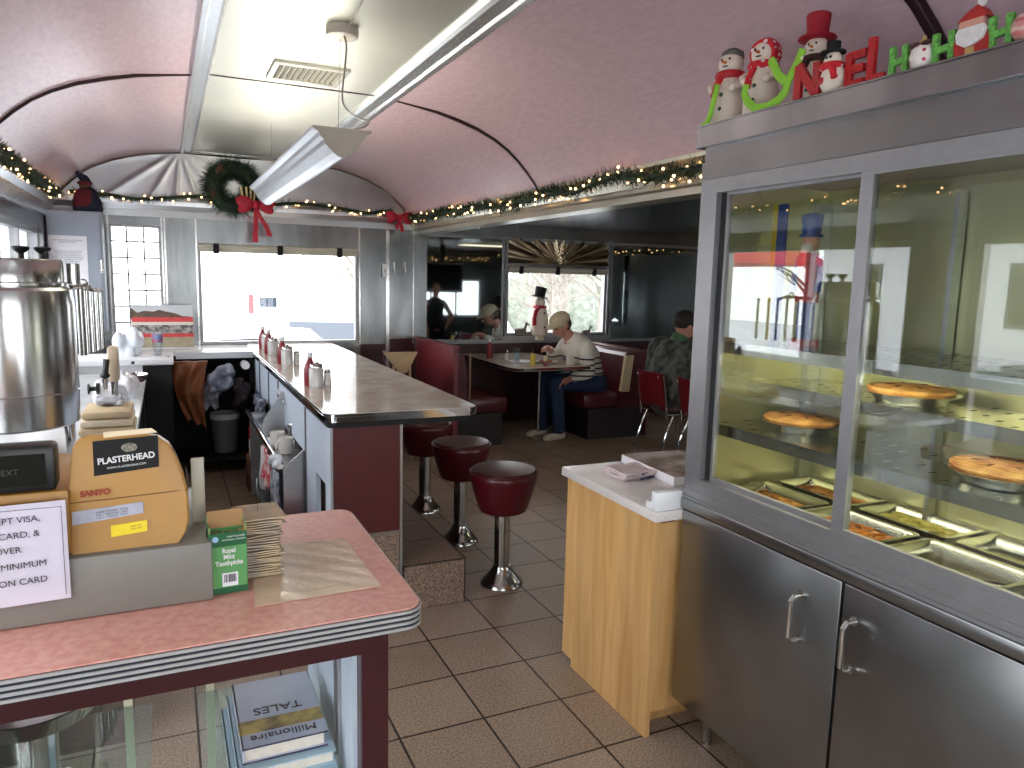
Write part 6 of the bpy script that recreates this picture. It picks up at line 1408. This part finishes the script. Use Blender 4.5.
# ================================================================== OUTSIDE
G0 = -.70
def car(x, y, rz, k, paint, lb, L_=4.5, H=1.45):
    t = thing('car', lb, 'car', (x, y, G0), None, rz)
    body = [(-L_/2, .35), (-L_/2+.02, .72), (-L_/2+.45, .86), (-L_*.17, .92), (L_*.40, .95), (L_/2-.03, .88), (L_/2, .40), (L_/2-.1, .25), (-L_/2+.1, .25)]
    cab = [(-L_*.20, .90), (-L_*.07, H-.04), (L_*.05, H), (L_*.22, H-.03), (L_*.40, .94)]
    win = [(-L_*.165, .95), (-L_*.06, H-.10), (L_*.05, H-.07), (L_*.20, H-.10), (L_*.345, .97)]
    build('body', B().prism(body, -.85, .85, 'Y'), paint, t, False, local=True); build('cabin', B().prism(cab, -.72, .72, 'Y'), paint, t, False, local=True)
    build('side_glass', B().prism(win, -.735, -.72, 'Y').prism(win, .72, .735, 'Y'), BLACK, t, False, local=True)
    for wx in (-L_*.31, L_*.31):
        for wy in (-.80, .80): build('wheel', B().lathe([(.0, -.10), (.31, -.10), (.33, -.07), (.33, .07), (.31, .10), (.0, .10)], (wx, wy, .33), 24, 'Y'), mat('tyre', C(34, 34, 36), .8), t, True, local=True)
    return t
car(1.55, 10.9, 2.95, 1, mat('white_car_paint', C(238, 240, 244), .25, coat=.5), 'white car parked close outside the big window')
car(2.75, 13.4, 1.2, 1, mat('slate_car_paint', C(50, 60, 76), .25, coat=.5), 'dark blue grey car further off outside the big window')
car(4.4, 17.5, .4, 1, mat('silver_car_paint', C(176, 184, 190), .25, coat=.5), 'silver car behind the dark one outside the big window')
car(-5.0, 4.1, 1.65, 1, mat('graphite_car_paint', C(96, 104, 116), .25, coat=.5), 'grey car parked left of the diner, reflected in the case glass')
t = thing('price_sign', 'small red and white roadside sign outside the big window', 'sign', (1.40, 14.2, G0))
build('post', B().cone((1.50, 14.2, G0), (1.50, 14.2, 1.1), .025, .025, 10), LGREY, t); build('sign_board', B().box(1.37, 1.46, 14.14, 14.2, .80, 1.15), REDBR, t, False); build('sign_board', B().box(1.56, 1.86, 14.14, 14.2, .92, 1.10), mat('grey_sign_board', C(50, 60, 74), .6), t, False)
def tree(x, y, h, lb, seed, m):
    rnd = random.Random(seed); t = thing('bare_tree', lb, 'tree', (x, y, G0), 'bare trees outside')
    build('trunk', B().tube([(x, y, G0), (x+.1, y, G0+h*.4), (x, y, G0+h*.7)], [h*.022, h*.016, h*.008], 8), m, t)
    b_ = B()
    for _ in range(46):
        z = G0+h*rnd.uniform(.22, .72); a = rnd.uniform(0, 2*PI); L_ = h*rnd.uniform(.12, .28); p = Vector((x+.05, y, z)); d = Vector((math.cos(a), math.sin(a), rnd.uniform(.4, 1.3))).normalized()
        q = p+d*L_*.5+Vector((0, 0, .02*h)); e = p+d*L_; b_.tube([p, q, e], [h*.006, h*.004, h*.001], 4)
        for _ in range(4):
            d2 = (d+Vector((rnd.gauss(0, .6), rnd.gauss(0, .6), rnd.gauss(.2, .4)))).normalized(); s_ = p.lerp(e, rnd.uniform(.4, .95)); b_.tube([s_, s_+d2*L_*.4], [h*.0025, h*.0008], 3)
    o_ = build('branches', b_, m, t); 
BARK = mat('pale_bark', C(150, 142, 132), .9, noise=(6, .2)); EVG = mat('grey_green_crown', C(128, 138, 118), .9, noise=(3, .3))
TL = ['bare tree far behind the dark blue grey car', 'bare tree left of the window with the snowman', 'tallest far bare tree beyond the snowman window', 'nearest bare tree beyond the snowman window', 'bare tree right of the nearest one beyond the snowman window', 'bare tree seen just left of the snowman hat', 'bare tree at the right edge of the snowman window', 'far bare tree right of the snowman window', 'bare tree beside the clapboard house across the street']
for i, (x, y, h) in enumerate([(5.6, 24, 8), (7.2, 26.5, 7), (8.4, 26, 9), (8.2, 15.5, 5), (9.6, 17.5, 6), (6.6, 19.6, 6), (10.8, 15.2, 5.5), (11.8, 19, 7), (-13, 15, 8)]):
    tree(x, y, h, TL[i], i, BARK)
crown = B(); rnd = random.Random(3)
t = thing('hedge', 'grey green line of bushes beyond the window behind the seated man', 'hedge', (10.2, 21, G0))
for k in range(9): crown.ell((6.6+k*1.1+rnd.uniform(-.3, .3), 22.5+rnd.uniform(-1, 1), G0+1.2+rnd.uniform(-.2, .6)), (1.0, .8, 1.3), 12)
build('foliage', crown, mat('hedge_green', C(160, 166, 152), .95, noise=(4, .4), bump=(9, .9, .1)), t)
# white house and red canopy on the left side of the street, reflected in the case glass
h_ = thing('white_house', 'white clapboard house across the street, reflected in the case glass', 'house', (-13, 8.5, G0)); h_.name = 'clapboard_house'
build('wall', B().box(-16, -10, 6.5, 12, G0, 2.5), mat('white_clapboard', C(224, 226, 230), .8, noise=(3, .05)), h_, False)
build('roof', B().prism([(6.2, 2.5), (12.3, 2.5), (9.25, 4.6)], -16.3, -9.7, 'X'), mat('slate_roof', C(120, 122, 130), .8, noise=(6, .2)), h_, False, 'grey gable roof')
for y in (7.6, 9.2, 10.8):
    w_ = build('window', B().box(-10.0, -9.96, y-.35, y+.35, .9, 2.0), mat('house_window_trim', C(90, 96, 104), .5), h_, False); build('pane', B().box(-9.97, -9.95, y-.28, y+.28, .97, 1.93), BLACK, w_, False)
t = thing('red_canopy', 'red canopy roof across the street, reflected in the case glass', 'canopy', (-9, 14, G0))
build('roof', B().prism([(12.6, 2.0), (16.5, 2.0), (14.5, 2.9)], -11, -6.5, 'X'), REDBR, t, False)
for x in (-10.8, -6.7):
    for y in (12.8, 16.3): build('post', B().cone((x, y, G0), (x, y, 2.0), .06, .06, 10), WHITE, t)
